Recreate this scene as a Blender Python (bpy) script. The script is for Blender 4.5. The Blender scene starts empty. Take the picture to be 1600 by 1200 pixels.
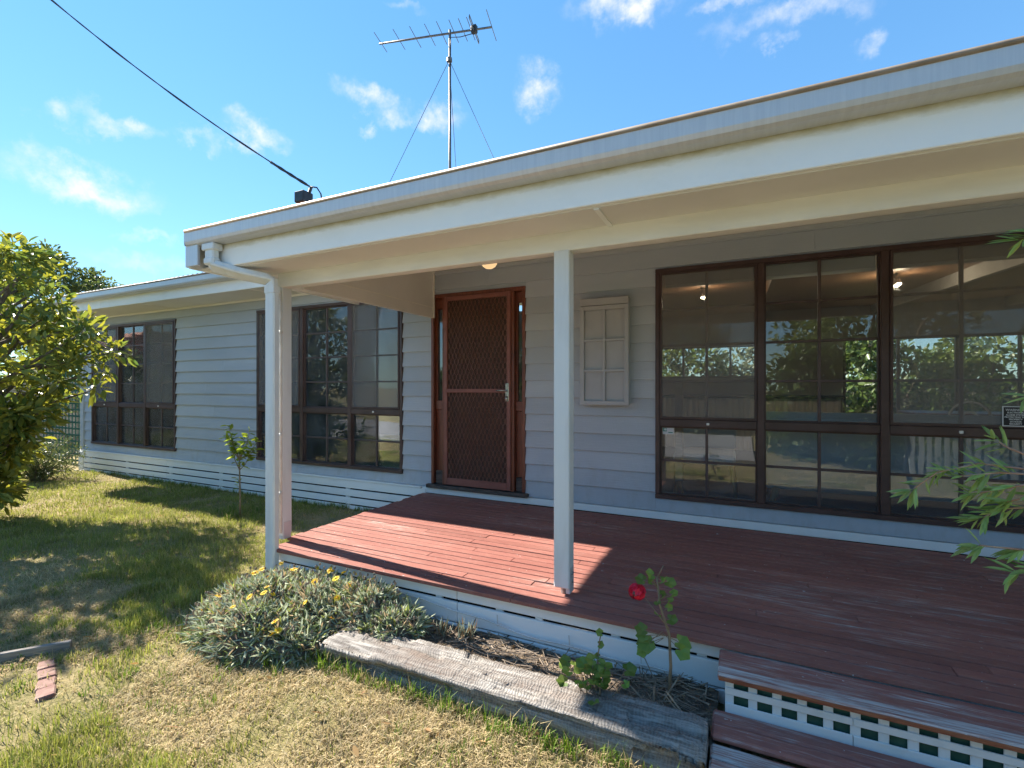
import bpy, bmesh, math, random
import numpy as np
from mathutils import Vector, Matrix, Quaternion

R = math.radians
scn = bpy.context.scene
col = scn.collection
rnd = random.Random(7)
rng = np.random.default_rng(11)

# ------------------------------------------------------------------ camera
cam_d = bpy.data.cameras.new('camera')
cam = bpy.data.objects.new('camera', cam_d)
col.objects.link(cam)
cam.location = (0.0, -4.48, 1.55)
cam.rotation_euler = (R(90), 0, R(25.59))
cam_d.sensor_fit = 'HORIZONTAL'
cam_d.sensor_width = 36.0
cam_d.lens = 16.914
cam_d.shift_y = 0.002875
cam_d.clip_start = 0.05
cam_d.clip_end = 2000
scn.camera = cam

# ------------------------------------------------------------------ exposure
vs = scn.view_settings
vs.view_transform = 'Standard'
vs.look = 'None'
vs.exposure = 3.1
vs.gamma = 1.0
vs.use_curve_mapping = False
scn.cycles.use_denoising = True
scn.cycles.max_bounces = 8
scn.cycles.diffuse_bounces = 5
scn.cycles.glossy_bounces = 3
scn.cycles.transparent_max_bounces = 24
scn.cycles.sample_clamp_indirect = 8.0

# ------------------------------------------------------------------ sun direction (light travels along SUN)
SUN = Vector((1.386, -0.115, -1.0)).normalized()
SUN_EL = math.asin(-SUN.z)
sun_d = bpy.data.lights.new('sun', 'SUN')
sun_d.energy = 2.0
sun_d.angle = R(0.55)
sun_d.color = (1.0, 0.93, 0.82)
sun = bpy.data.objects.new('sun', sun_d)
col.objects.link(sun)
sun.location = (-14, 2, 12)
sun.rotation_euler = SUN.to_track_quat('-Z', 'Y').to_euler()

# ------------------------------------------------------------------ world: Nishita sky and a few small clouds
world = bpy.data.worlds.new('World')
scn.world = world
world.use_nodes = True
wt = world.node_tree
wt.nodes.clear()
def wn(kind, **kw):
    n = wt.nodes.new(kind)
    for k, v in kw.items():
        setattr(n, k, v)
    return n
wout = wn('ShaderNodeOutputWorld')
wbg = wn('ShaderNodeBackground')
wbg.inputs['Strength'].default_value = 0.15
sky = wn('ShaderNodeTexSky', sky_type='NISHITA', sun_disc=False)
sky.sun_elevation = SUN_EL
sky.sun_rotation = math.atan2(-SUN.x, -SUN.y)
sky.air_density = 1.0
sky.dust_density = 0.0
sky.ozone_density = 4.0
hsv = wn('ShaderNodeHueSaturation')
hsv.inputs['Hue'].default_value = 0.514
hsv.inputs['Saturation'].default_value = 1.25
hsv.inputs['Value'].default_value = 1.0
sgm = wn('ShaderNodeGamma'); sgm.inputs['Gamma'].default_value = 0.55
wt.links.new(sky.outputs['Color'], hsv.inputs['Color'])
wt.links.new(hsv.outputs['Color'], sgm.inputs['Color'])
stn = wn('ShaderNodeVectorMath', operation='MULTIPLY'); stn.inputs[1].default_value = (.285, .385, .405)
wt.links.new(sgm.outputs[0], stn.inputs[0])
tc = wn('ShaderNodeTexCoord')
wnz = wn('ShaderNodeTexNoise')
wnz.inputs['Scale'].default_value = 11.0
wnz.inputs['Detail'].default_value = 8.0
wnz.inputs['Roughness'].default_value = 0.62
wt.links.new(tc.outputs['Generated'], wnz.inputs['Vector'])
wv1 = wn('ShaderNodeVectorMath', operation='SUBTRACT')
wt.links.new(wnz.outputs['Color'], wv1.inputs[0])
wv1.inputs[1].default_value = (0.5, 0.5, 0.5)
wv2 = wn('ShaderNodeVectorMath', operation='MULTIPLY_ADD')
wt.links.new(wv1.outputs[0], wv2.inputs[0])
wv2.inputs[1].default_value = (0.14, 0.14, 0.14)
wt.links.new(tc.outputs['Generated'], wv2.inputs[2])
def sky_dir(px, py):
    yw = R(25.59); f = 751.75
    fw = Vector((-math.sin(yw), math.cos(yw), 0)); rt = Vector((math.cos(yw), math.sin(yw), 0))
    return (fw + rt * ((px - 800) / f) + Vector((0, 0, (604.6 - py) / f))).normalized()
clouds = []          # direction, half width, half height (radians), density
for px, py, hw, hh, dn in [(140, 288, 95, 33, 1.0), (106, 194, 25, 20, .6), (198, 199, 58, 18, .8), (318, 224, 36, 13, .7),
                           (396, 212, 50, 22, .9), (575, 148, 58, 26, .95), (655, 182, 66, 24, .9), (840, 134, 36, 32, 1.0),
                           (580, 203, 16, 10, .5), (965, 6, 85, 30, 1.0), (1235, 22, 110, 28, .6), (1352, 58, 26, 18, .5),
                           (1125, 8, 50, 16, .7), (232, 376, 46, 11, .5), (1215, 76, 34, 11, .4), (230, 410, 90, 14, .35),
                           (640, 8, 40, 10, .3)]:
    d = sky_dir(px, py)
    c = ((px - 800) ** 2 + 751.75 ** 2 + (604 - py) ** 2) ** 0.5
    clouds.append((d, hw / c, hh / c, dn))
rc = random.Random(21)
while len(clouds) < 40:      # the same kind of cloud over the rest of the sky
    az = rc.uniform(0, 2 * math.pi); el = R(rc.uniform(6, 60))
    d = Vector((math.cos(az) * math.cos(el), math.sin(az) * math.cos(el), math.sin(el)))
    if d.dot(sky_dir(800, 300)) > 0.62:
        continue
    w = rc.uniform(.05, .14)
    clouds.append((d, w, w * rc.uniform(.25, .4), rc.uniform(.4, 1.0)))
acc = None
for d, hw, hh, dn in clouds:
    e1 = Vector((-d.y, d.x, 0)).normalized()
    e2 = d.cross(e1).normalized()
    if e2.z < 0: e2 = -e2
    s = wn('ShaderNodeVectorMath', operation='SUBTRACT')
    wt.links.new(wv2.outputs[0], s.inputs[0]); s.inputs[1].default_value = d
    a1 = wn('ShaderNodeVectorMath', operation='DOT_PRODUCT'); wt.links.new(s.outputs[0], a1.inputs[0]); a1.inputs[1].default_value = e1 / hw
    a2 = wn('ShaderNodeVectorMath', operation='DOT_PRODUCT'); wt.links.new(s.outputs[0], a2.inputs[0]); a2.inputs[1].default_value = e2 / hh
    a3 = wn('ShaderNodeVectorMath', operation='DOT_PRODUCT'); wt.links.new(s.outputs[0], a3.inputs[0]); a3.inputs[1].default_value = d * 2.2
    cx = wn('ShaderNodeCombineXYZ')
    wt.links.new(a1.outputs['Value'], cx.inputs[0]); wt.links.new(a2.outputs['Value'], cx.inputs[1]); wt.links.new(a3.outputs['Value'], cx.inputs[2])
    ln = wn('ShaderNodeVectorMath', operation='LENGTH'); wt.links.new(cx.outputs[0], ln.inputs[0])
    mr = wn('ShaderNodeMapRange', interpolation_type='SMOOTHSTEP')
    mr.inputs['From Min'].default_value = 1.25; mr.inputs['From Max'].default_value = 0.1
    mr.inputs['To Min'].default_value = 0.0; mr.inputs['To Max'].default_value = dn
    wt.links.new(ln.outputs['Value'], mr.inputs['Value'])
    if acc is None:
        acc = mr.outputs[0]
    else:
        mx = wn('ShaderNodeMath', operation='MAXIMUM'); wt.links.new(acc, mx.inputs[0]); wt.links.new(mr.outputs[0], mx.inputs[1]); acc = mx.outputs[0]
wnz2 = wn('ShaderNodeTexNoise')
wnz2.inputs['Scale'].default_value = 26.0; wnz2.inputs['Detail'].default_value = 9.0; wnz2.inputs['Roughness'].default_value = 0.6
wt.links.new(tc.outputs['Generated'], wnz2.inputs['Vector'])
mr2 = wn('ShaderNodeMapRange'); mr2.inputs['From Min'].default_value = 0.34; mr2.inputs['From Max'].default_value = 0.64
mr2.inputs['To Min'].default_value = 0.08; mr2.inputs['To Max'].default_value = 1.0
wt.links.new(wnz2.outputs['Fac'], mr2.inputs['Value'])
cm = wn('ShaderNodeMath', operation='MULTIPLY'); wt.links.new(acc, cm.inputs[0]); wt.links.new(mr2.outputs[0], cm.inputs[1])
cmix = wn('ShaderNodeMix', data_type='RGBA')
cmix.inputs['B'].default_value = (.86, .87, .885, 1)
wt.links.new(cm.outputs[0], cmix.inputs['Factor'])
wt.links.new(stn.outputs[0], cmix.inputs['A'])
wt.links.new(cmix.outputs['Result'], wbg.inputs['Color'])
wt.links.new(wbg.outputs[0], wout.inputs['Surface'])

# ------------------------------------------------------------------ mesh helpers
ROOT_LOC = {}
def put(o, parent=None):
    col.objects.link(o)
    if parent is not None:
        o.parent = parent
        if parent.name in ROOT_LOC:
            o.matrix_parent_inverse = Matrix.Translation(-ROOT_LOC[parent.name])
    return o
def tag(o, label=None, cat=None, group=None, kind=None):
    if label: o['label'] = label
    if cat: o['category'] = cat
    if group: o['group'] = group
    if kind: o['kind'] = kind
    return o
def root(name, loc, label, cat, group=None):
    o = bpy.data.objects.new(name, None)
    o.empty_display_size = 0.1
    col.objects.link(o)
    o.location = loc
    ROOT_LOC[o.name] = Vector(loc)
    return tag(o, label, cat, group)

class MB:
    def __init__(self):
        self.v = []; self.f = []
    def add(self, v, f):
        b = len(self.v)
        self.v += [tuple(p) for p in v]
        self.f += [tuple(i + b for i in q) for q in f]
        return self
    def box(self, x0, x1, y0, y1, z0, z1, b=0.0):
        if b <= 0:
            v = [(x, y, z) for x in (x0, x1) for y in (y0, y1) for z in (z0, z1)]
            f = [(0, 1, 3, 2), (4, 6, 7, 5), (0, 4, 5, 1), (2, 3, 7, 6), (0, 2, 6, 4), (1, 5, 7, 3)]
            return self.add(v, f)
        b = min(b, .45 * abs(x1 - x0), .45 * abs(y1 - y0), .45 * abs(z1 - z0))
        v = []; idx = {}
        X = (x0, x1); Y = (y0, y1); Z = (z0, z1)
        for i in (0, 1):
            for j in (0, 1):
                for k in (0, 1):
                    sx = b if i == 0 else -b; sy = b if j == 0 else -b; sz = b if k == 0 else -b
                    idx[i, j, k, 0] = len(v); v.append((X[i], Y[j] + sy, Z[k] + sz))
                    idx[i, j, k, 1] = len(v); v.append((X[i] + sx, Y[j], Z[k] + sz))
                    idx[i, j, k, 2] = len(v); v.append((X[i] + sx, Y[j] + sy, Z[k]))
        f = []
        cyc = [(0, 0), (1, 0), (1, 1), (0, 1)]
        for i in (0, 1):
            f.append([idx[i, a, c, 0] for a, c in cyc][::(1 if i else -1)])
            f.append([idx[a, i, c, 1] for a, c in cyc][::(-1 if i else 1)])
            f.append([idx[a, c, i, 2] for a, c in cyc][::(1 if i else -1)])
        for a in (0, 1):
            for c in (0, 1):
                f.append([idx[a, c, 0, 0], idx[a, c, 0, 1], idx[a, c, 1, 1], idx[a, c, 1, 0]])
                f.append([idx[a, 0, c, 0], idx[a, 0, c, 2], idx[a, 1, c, 2], idx[a, 1, c, 0]])
                f.append([idx[0, a, c, 1], idx[0, a, c, 2], idx[1, a, c, 2], idx[1, a, c, 1]])
        for i in (0, 1):
            for j in (0, 1):
                for k in (0, 1):
                    f.append([idx[i, j, k, 0], idx[i, j, k, 1], idx[i, j, k, 2]])
        return self.add(v, f)
    def prism(self, poly, axis, a, b):
        n = len(poly); v = []
        for t in (a, b):
            for p, q in poly:
                v.append((t, p, q) if axis == 'x' else (p, t, q) if axis == 'y' else (p, q, t))
        f = [(i, (i + 1) % n, n + (i + 1) % n, n + i) for i in range(n)]
        f += [tuple(range(n))[::-1], tuple(range(n, 2 * n))]
        return self.add(v, f)
    def tube(self, pts, rad, n=8, cap=True):
        pts = [Vector(p) for p in pts]
        if not hasattr(rad, '__len__'): rad = [rad] * len(pts)
        v = []; up = Vector((0, 0, 1)); u = None
        for i, p in enumerate(pts):
            t = (pts[min(i + 1, len(pts) - 1)] - pts[max(i - 1, 0)])
            t = t.normalized() if t.length > 1e-9 else up
            if u is None:
                u = t.cross(up) if abs(t.dot(up)) < .95 else t.cross(Vector((1, 0, 0)))
            u = (u - t * u.dot(t)); u = u.normalized() if u.length > 1e-6 else t.orthogonal().normalized()
            w = t.cross(u)
            for k in range(n):
                a = 2 * math.pi * k / n
                v.append(p + (u * math.cos(a) + w * math.sin(a)) * rad[i])
        f = []
        for i in range(len(pts) - 1):
            for k in range(n):
                f.append((i * n + k, i * n + (k + 1) % n, (i + 1) * n + (k + 1) % n, (i + 1) * n + k))
        if cap:
            f.append(tuple(range(n))[::-1]); m = (len(pts) - 1) * n
            f.append(tuple(range(m, m + n)))
        return self.add(v, f)
    def lathe(self, prof, c, n=16):
        v = []; f = []
        for r, z in prof:
            for k in range(n):
                a = 2 * math.pi * k / n
                v.append((c[0] + r * math.cos(a), c[1] + r * math.sin(a), c[2] + z))
        for i in range(len(prof) - 1):
            for k in range(n):
                f.append((i * n + k, i * n + (k + 1) % n, (i + 1) * n + (k + 1) % n, (i + 1) * n + k))
        f.append(tuple(range(n))[::-1]); m = (len(prof) - 1) * n
        f.append(tuple(range(m, m + n)))
        return self.add(v, f)
    def build(self, name, mat, parent=None, smooth=False, fix=True):
        me = bpy.data.meshes.new(name)
        me.from_pydata(self.v, [], self.f)
        if fix:
            bm = bmesh.new(); bm.from_mesh(me)
            bmesh.ops.recalc_face_normals(bm, faces=bm.faces)
            bm.to_mesh(me); bm.free()
        me.materials.append(mat)
        if smooth:
            me.polygons.foreach_set('use_smooth', [True] * len(me.polygons))
        me.update()
        return put(bpy.data.objects.new(name, me), parent)
def bx(name, mat, parent, x0, x1, y0, y1, z0, z1, b=0.003):
    return MB().box(x0, x1, y0, y1, z0, z1, b).build(name, mat, parent)
def copy_of(src, name, parent, mw):
    o = bpy.data.objects.new(name, src.data if hasattr(src, 'data') else src)
    put(o, parent)
    o.matrix_basis = mw
    return o
def tri_mesh(name, V, F, mat, parent=None, cols=None, smooth=False):
    """fast mesh from numpy arrays: V (n,3), F (m,k); cols (n,3)"""
    me = bpy.data.meshes.new(name)
    m, k = F.shape
    me.vertices.add(len(V)); me.vertices.foreach_set('co', np.ascontiguousarray(V, dtype=np.float32).ravel())
    me.loops.add(m * k); me.loops.foreach_set('vertex_index', np.ascontiguousarray(F, dtype=np.int32).ravel())
    me.polygons.add(m); me.polygons.foreach_set('loop_start', np.arange(0, m * k, k, dtype=np.int32))
    if smooth:
        me.polygons.foreach_set('use_smooth', np.ones(m, dtype=bool))
    me.update(calc_edges=True)
    if cols is not None:
        ca = me.color_attributes.new('Col', 'FLOAT_COLOR', 'POINT')
        c4 = np.ones((len(V), 4), dtype=np.float32); c4[:, :3] = cols
        ca.data.foreach_set('color', c4.ravel())
    me.materials.append(mat)
    return put(bpy.data.objects.new(name, me), parent)

def vnoise(x, y, seed=0):
    """smooth value noise on numpy arrays"""
    r = np.random.default_rng(seed).random((64, 64))
    xi = np.floor(x).astype(int); yi = np.floor(y).astype(int)
    fx = x - xi; fy = y - yi
    fx = fx * fx * (3 - 2 * fx); fy = fy * fy * (3 - 2 * fy)
    g = lambda a, b: r[a % 64, b % 64]
    return (g(xi, yi) * (1 - fx) + g(xi + 1, yi) * fx) * (1 - fy) + (g(xi, yi + 1) * (1 - fx) + g(xi + 1, yi + 1) * fx) * fy
def fbm(x, y, seed=0, oct=4):
    s = 0; a = .5; t = 0
    for i in range(oct):
        s = s + a * vnoise(x * 2 ** i, y * 2 ** i, seed + i); t += a; a *= .5
    return s / t

# ------------------------------------------------------------------ materials
class NM:
    def __init__(self, name):
        self.m = bpy.data.materials.new(name); self.m.use_nodes = True
        self.t = self.m.node_tree; self.t.nodes.clear()
        self.out = self.n('ShaderNodeOutputMaterial')
    def n(self, k, **kw):
        x = self.t.nodes.new(k)
        for a, b in kw.items():
            if a.startswith('in_'):
                x.inputs[a[3:].replace('_', ' ')].default_value = b
            else: setattr(x, a, b)
        return x
    def l(self, a, b): self.t.links.new(a, b)
    def coord(self, scale=(1, 1, 1), space='Object', rand=0.0):
        c = self.n('ShaderNodeTexCoord'); mp = self.n('ShaderNodeMapping'); mp.inputs['Scale'].default_value = scale
        src = c.outputs[space]
        if rand:
            oi = self.n('ShaderNodeObjectInfo')
            vm = self.n('ShaderNodeVectorMath', operation='SCALE'); vm.inputs[0].default_value = (37.1, 11.7, 23.3)
            self.l(oi.outputs['Random'], vm.inputs['Scale'])
            ad = self.n('ShaderNodeVectorMath', operation='ADD'); self.l(src, ad.inputs[0]); self.l(vm.outputs[0], ad.inputs[1]); src = ad.outputs[0]
        self.l(src, mp.inputs['Vector'])
        return mp.outputs[0]
    def noise(self, vec, scale=5, detail=6, rough=.55, dist=0.0):
        x = self.n('ShaderNodeTexNoise'); x.inputs['Scale'].default_value = scale; x.inputs['Detail'].default_value = detail
        x.inputs['Roughness'].default_value = rough; x.inputs['Distortion'].default_value = dist
        self.l(vec, x.inputs['Vector']); return x.outputs['Fac']
    def rng(self, v, a, b, c=0.0, d=1.0):
        x = self.n('ShaderNodeMapRange'); x.inputs['From Min'].default_value = a; x.inputs['From Max'].default_value = b
        x.inputs['To Min'].default_value = c; x.inputs['To Max'].default_value = d
        self.l(v, x.inputs['Value']); return x.outputs[0]
    def mix(self, f, a, b):
        x = self.n('ShaderNodeMix', data_type='RGBA')
        for s, v in (('Factor', f), ('A', a), ('B', b)):
            if isinstance(v, (int, float)): x.inputs[s].default_value = v
            elif isinstance(v, tuple): x.inputs[s].default_value = (*v, 1) if len(v) == 3 else v
            else: self.l(v, x.inputs[s])
        return x.outputs['Result']
    def math(self, op, a, b=None):
        x = self.n('ShaderNodeMath', operation=op)
        for i, v in enumerate((a, b)):
            if v is None: continue
            if isinstance(v, (int, float)): x.inputs[i].default_value = v
            else: self.l(v, x.inputs[i])
        return x.outputs[0]
    def randval(self, colr, amt):
        oi = self.n('ShaderNodeObjectInfo'); h = self.n('ShaderNodeHueSaturation')
        self.l(self.rng(oi.outputs['Random'], 0, 1, 1 - amt, 1 + amt), h.inputs['Value'])
        if isinstance(colr, tuple): h.inputs['Color'].default_value = (*colr, 1)
        else: self.l(colr, h.inputs['Color'])
        return h.outputs['Color']
    def bsdf(self, colr, rough=.6, metallic=0.0, spec=.5, bump=None, bstr=.3, bdist=.01, normal=None, **kw):
        b = self.n('ShaderNodeBsdfPrincipled')
        if isinstance(colr, tuple): b.inputs['Base Color'].default_value = (*colr, 1)
        else: self.l(colr, b.inputs['Base Color'])
        if isinstance(rough, (int, float)): b.inputs['Roughness'].default_value = rough
        else: self.l(rough, b.inputs['Roughness'])
        b.inputs['Metallic'].default_value = metallic
        b.inputs['Specular IOR Level'].default_value = spec
        if bump is not None:
            bp = self.n('ShaderNodeBump'); bp.inputs['Strength'].default_value = bstr; bp.inputs['Distance'].default_value = bdist
            self.l(bump, bp.inputs['Height']); self.l(bp.outputs[0], b.inputs['Normal'])
        return b
    def done(self, sh):
        self.l(sh.outputs[0] if hasattr(sh, 'outputs') else sh, self.out.inputs['Surface']); return self.m

def pmat(name, c1, c2=None, sc=(1, 1, 1), ns=6, lo=.4, hi=.65, rough=.6, metallic=0.0, spec=.4, bump=0.0, bsc=(1, 1, 1), bns=60, bd=.004, rv=0.0, rand=0.0):
    m = NM(name)
    c = c1
    if c2 is not None:
        c = m.mix(m.rng(m.noise(m.coord(sc, rand=rand), ns), lo, hi), c1, c2)
    if rv: c = m.randval(c, rv)
    bn = m.noise(m.coord(bsc, rand=rand), bns, 5) if bump else None
    return m.done(m.bsdf(c, rough, metallic, spec, bn, bump, bd))

M = {}
# rough-sawn painted weatherboard: fine upright saw marks
m = NM('board_paint')
c = m.coord((1, 1, 1), rand=1)
big = m.noise(m.coord((.6, 1, 2), rand=1), 2.2, 5)
saw = m.noise(m.coord((9, 1, .7), rand=1), 22, 6, .7)
grn = m.noise(m.coord((.25, 1, 4), rand=1), 24, 5, .6)
cc = m.mix(m.rng(big, .3, .7), (.385, .430, .490), (.435, .480, .535))
cc = m.mix(m.math('MULTIPLY', m.rng(saw, .55, .8), .25), cc, (.52, .55, .58))
hgt = m.math('ADD', m.math('MULTIPLY', saw, .75), m.math('MULTIPLY', grn, .5))
spz = m.n('ShaderNodeSeparateXYZ'); m.l(m.coord((1, 1, 1)), spz.inputs[0])
spl = m.noise(m.coord((3, 1, 1.5)), 3.2, 7, .7)
cc = m.mix(m.math('MULTIPLY', m.rng(spz.outputs['Z'], .95, .42), m.rng(spl, .48, .72, 0, .45)), cc, (.30, .285, .26))
M['board'] = m.done(m.bsdf(m.randval(cc, .05), .62, 0, .35, hgt, .55, .006))
M['trim_grey'] = pmat('trim_grey', (.40, .435, .475), (.45, .485, .52), ns=4, rough=.5, bump=.12, bns=90)
# white trims, faint dirt streaks
m = NM('white_trim')
d1 = m.noise(m.coord((.7, .7, .7), rand=1), 3.0, 8, .65)
d2 = m.noise(m.coord((3, 3, 30), rand=1), 6, 6, .7)
cc = m.mix(m.rng(d1, .52, .8, 0, .55), (.80, .815, .82), (.66, .655, .62))
cc = m.mix(m.rng(d2, .66, .8, 0, .35), cc, (.42, .40, .36))
M['white'] = m.done(m.bsdf(m.randval(cc, .03), .5, 0, .4, m.noise(m.coord((.5, 4, 4), rand=1), 40, 5), .22, .003))
m = NM('fascia_paint')
d1 = m.noise(m.coord((.6, .7, .7), rand=1), 3.0, 8, .65)
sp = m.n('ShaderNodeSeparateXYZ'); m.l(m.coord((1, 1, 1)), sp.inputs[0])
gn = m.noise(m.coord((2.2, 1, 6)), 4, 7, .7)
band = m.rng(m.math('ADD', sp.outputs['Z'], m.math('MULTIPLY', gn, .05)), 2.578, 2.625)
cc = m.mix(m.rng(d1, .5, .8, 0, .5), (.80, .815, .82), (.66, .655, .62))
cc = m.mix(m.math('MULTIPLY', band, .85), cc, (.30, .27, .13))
cr = m.noise(m.coord((.6, 1, 40), rand=1), 7, 4, .5)
M['fascia'] = m.done(m.bsdf(cc, .5, 0, .4, m.math('ADD', cr, d1), .18, .003))
M['cream'] = pmat('cream_timber', (.77, .755, .71), (.70, .685, .64), sc=(.4, 2, 2), ns=6, rough=.55, bump=.15, bsc=(.4, 4, 4), bns=50)
M['soffit'] = pmat('soffit_paint', (.71, .705, .69), (.66, .655, .64), ns=1.5, rough=.7, bump=.06, bns=30)
M['post'] = pmat('post_paint', (.66, .68, .69), (.58, .585, .58), sc=(3, 3, .5), ns=5, lo=.5, hi=.8, rough=.45, bump=.12, bsc=(4, 4, .4), bns=40)
# gutter metal with upright weather streaks
m = NM('gutter_metal')
s1 = m.noise(m.coord((14, 1, .6)), 5, 6, .65)
s2 = m.noise(m.coord((1, 1, 1)), 1.6, 5)
cc = m.mix(m.rng(s1, .38, .72), (.50, .515, .545), (.57, .585, .61))
cc = m.mix(m.rng(s2, .55, .8, 0, .5), cc, (.40, .39, .37))
M['gutter'] = m.done(m.bsdf(cc, m.rng(s1, .3, .7, .32, .5), .25, .5, s2, .05, .01))
M['gutter_lip'] = pmat('gutter_lip', (.20, .15, .105), (.27, .22, .175), ns=7, rough=.5)  # lip brown, darkened to paint in the shade on the bead
M['roof'] = pmat('roof_sheet', (.30, .32, .34), (.38, .40, .41), ns=1.2, rough=.45, metallic=.3)
M['brown'] = pmat('brown_aluminium', (.060, .034, .031), (.082, .050, .047), ns=5, rough=.42, spec=.45, rv=.1)
M['bar'] = pmat('glazing_bar', (.075, .052, .052), (.10, .072, .070), ns=8, rough=.45)
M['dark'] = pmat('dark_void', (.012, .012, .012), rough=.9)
# stained door timber
m = NM('door_timber')
g = m.noise(m.coord((7, 7, .5), rand=1), 9, 8, .65, .6)
w = m.noise(m.coord((1, 1, 1.2)), 2.1, 5)
cc = m.mix(m.rng(g, .3, .7), (.095, .028, .017), (.24, .075, .042))
cc = m.mix(m.rng(w, .55, .8, 0, .55), cc, (.030, .018, .014))
M['door_wood'] = m.done(m.bsdf(cc, .38, 0, .5, g, .15, .003))
M['screen_frame'] = pmat('screen_door_frame', (.21, .078, .062), (.26, .105, .085), ns=9, rough=.45)
M['sill_wood'] = pmat('weathered_sill', (.045, .040, .038), (.13, .10, .085), sc=(1, 6, 6), ns=9, rough=.75, bump=.4, bsc=(1, 8, 8), bns=12)
M['grille'] = pmat('door_grille', (.21, .092, .075), (.28, .135, .11), ns=14, rough=.4, metallic=.1)
M['chrome'] = pmat('worn_chrome', (.55, .56, .54), (.30, .30, .28), ns=60, rough=.22, metallic=1.0)
M['cab'] = pmat('cabinet_paint', (.37, .385, .41), (.40, .415, .44), ns=5, rough=.5, bump=.05, bns=70)
# glass: one sheet with two faces, mirror-like by Fresnel
m = NM('window_glass')
fr = m.n('ShaderNodeFresnel'); fr.inputs['IOR'].default_value = 1.5
gl = m.n('ShaderNodeBsdfGlossy'); gl.inputs['Roughness'].default_value = 0.0; gl.inputs['Color'].default_value = (.95, .97, 1, 1)
tr = m.n('ShaderNodeBsdfTransparent'); tr.inputs['Color'].default_value = (.93, .95, .95, 1)
bp = m.n('ShaderNodeBump'); bp.inputs['Strength'].default_value = .05; bp.inputs['Distance'].default_value = .02
m.l(m.noise(m.coord((1, 1, 1)), 2.2, 2), bp.inputs['Height']); m.l(bp.outputs[0], gl.inputs['Normal'])
mx = m.n('ShaderNodeMixShader'); m.l(m.math('MULTIPLY', fr.outputs[0], 1.5), mx.inputs[0]); m.l(tr.outputs[0], mx.inputs[1]); m.l(gl.outputs[0], mx.inputs[2])
dust_haze = m.n('ShaderNodeBsdfDiffuse'); dust_haze.inputs['Color'].default_value = (.55, .56, .56, 1)  # thin dust film that doubles as a pale haze lifting the dark panes
mx2 = m.n('ShaderNodeMixShader'); m.l(m.rng(m.noise(m.coord((1, 1, 1)), 3.5, 7, .65), .35, .75, .015, .075), mx2.inputs[0]); m.l(mx.outputs[0], mx2.inputs[1]); m.l(dust_haze.outputs[0], mx2.inputs[2])
M['glass'] = m.done(mx2)
# woven fly screen: fine grey mesh, half open
m = NM('fly_screen')
df = m.n('ShaderNodeBsdfDiffuse')
m.l(m.mix(m.rng(m.noise(m.coord((9, 1, .6)), 5, 3), .3, .75), (.25, .24, .24), (.31, .30, .29)), df.inputs['Color'])
tr = m.n('ShaderNodeBsdfTransparent')
mx = m.n('ShaderNodeMixShader'); mx.inputs[0].default_value = .30
m.l(tr.outputs[0], mx.inputs[1]); m.l(df.outputs[0], mx.inputs[2])
M['flyscreen'] = m.done(mx)
# worn red deck paint
def red_paint(name, wear):
    m = NM(name)
    v = m.coord((1, 1, 1), rand=1)
    streak = m.noise(m.coord((.9, 16, 16), rand=1), 5.5, 9, .68, .3)
    patch = m.noise(m.coord((.5, 1.4, 1)), 1.7, 6, .6)
    scuff = m.noise(m.coord((2, 7, 2)), 9, 8, .7)
    fine = m.noise(m.coord((2.5, 60, 60), rand=1), 8, 6, .7)
    base = m.mix(m.rng(patch, .3, .7), (.255, .095, .077), (.312, .136, .108))
    base = m.mix(m.rng(scuff, .45, .75, 0, .5), base, (.40, .20, .155))
    base = m.mix(m.rng(fine, .5, .8, 0, .35), base, (.20, .058, .050))
    wr = m.math('ADD', m.math('MULTIPLY', streak, .62), m.math('MULTIPLY', patch, .42))
    wr = m.math('ADD', wr, m.math('MULTIPLY', fine, .10))
    base = m.mix(m.rng(wr, wear, wear + .10, 0, .85), base, (.45, .37, .34))
    base = m.mix(m.rng(wr, wear + .09, wear + .16, 0, .8), base, (.58, .56, .54))
    chip = m.noise(m.coord((5, 9, 5)), 6.5, 3, .5)
    base = m.mix(m.rng(chip, .725, .745), base, (.55, .54, .53))
    return m.done(m.bsdf(m.randval(base, .13), m.rng(wr, wear - .1, wear + .1, .6, .8), 0, .18,
                         m.math('ADD', streak, m.math('MULTIPLY', fine, .6)), .35, .004))
M['deck'] = red_paint('deck_paint', .625)
M['step'] = red_paint('step_paint', .575)
M['nosing'] = red_paint('nosing_paint', .475)
M['rust'] = pmat('bare_edge', (.20, .06, .03), (.30, .12, .06), sc=(1, 8, 8), ns=12, rough=.8)
# old railway sleeper: bleached ridges, dark cracks
m = NM('sleeper_wood')
g = m.noise(m.coord((1.1, 14, 14)), 5, 9, .7, .5)
p = m.noise(m.coord((1, 3, 3)), 2.6, 6, .6)
x = m.n('ShaderNodeTexWave', wave_type='BANDS', bands_direction='X'); x.inputs['Scale'].default_value = 22; x.inputs['Distortion'].default_value = 9.0; x.inputs['Detail'].default_value = 4
m.l(m.coord((1, 1, 1)), x.inputs['Vector'])
cc = m.mix(m.rng(g, .40, .62), (.135, .118, .105), (.39, .365, .335))
cc = m.mix(m.rng(p, .50, .70, 0, .85), cc, (.17, .125, .10))
cc = m.mix(m.math('MULTIPLY', x.outputs['Fac'], .16), cc, (.44, .42, .39))
M['sleeper'] = m.done(m.bsdf(cc, .9, 0, .15, m.math('ADD', g, m.math('MULTIPLY', x.outputs['Fac'], .16)), .8, .012))
m = NM('garden_soil')
a = m.noise(m.coord((1, 1, 1)), 7, 9, .7); b = m.noise(m.coord((1, 1, 1)), 60, 6, .7)
cc = m.mix(m.rng(a, .35, .68), (.105, .082, .066), (.27, .215, .165)); cc = m.mix(m.rng(b, .55, .75, 0, .6), cc, (.38, .31, .23))
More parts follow.
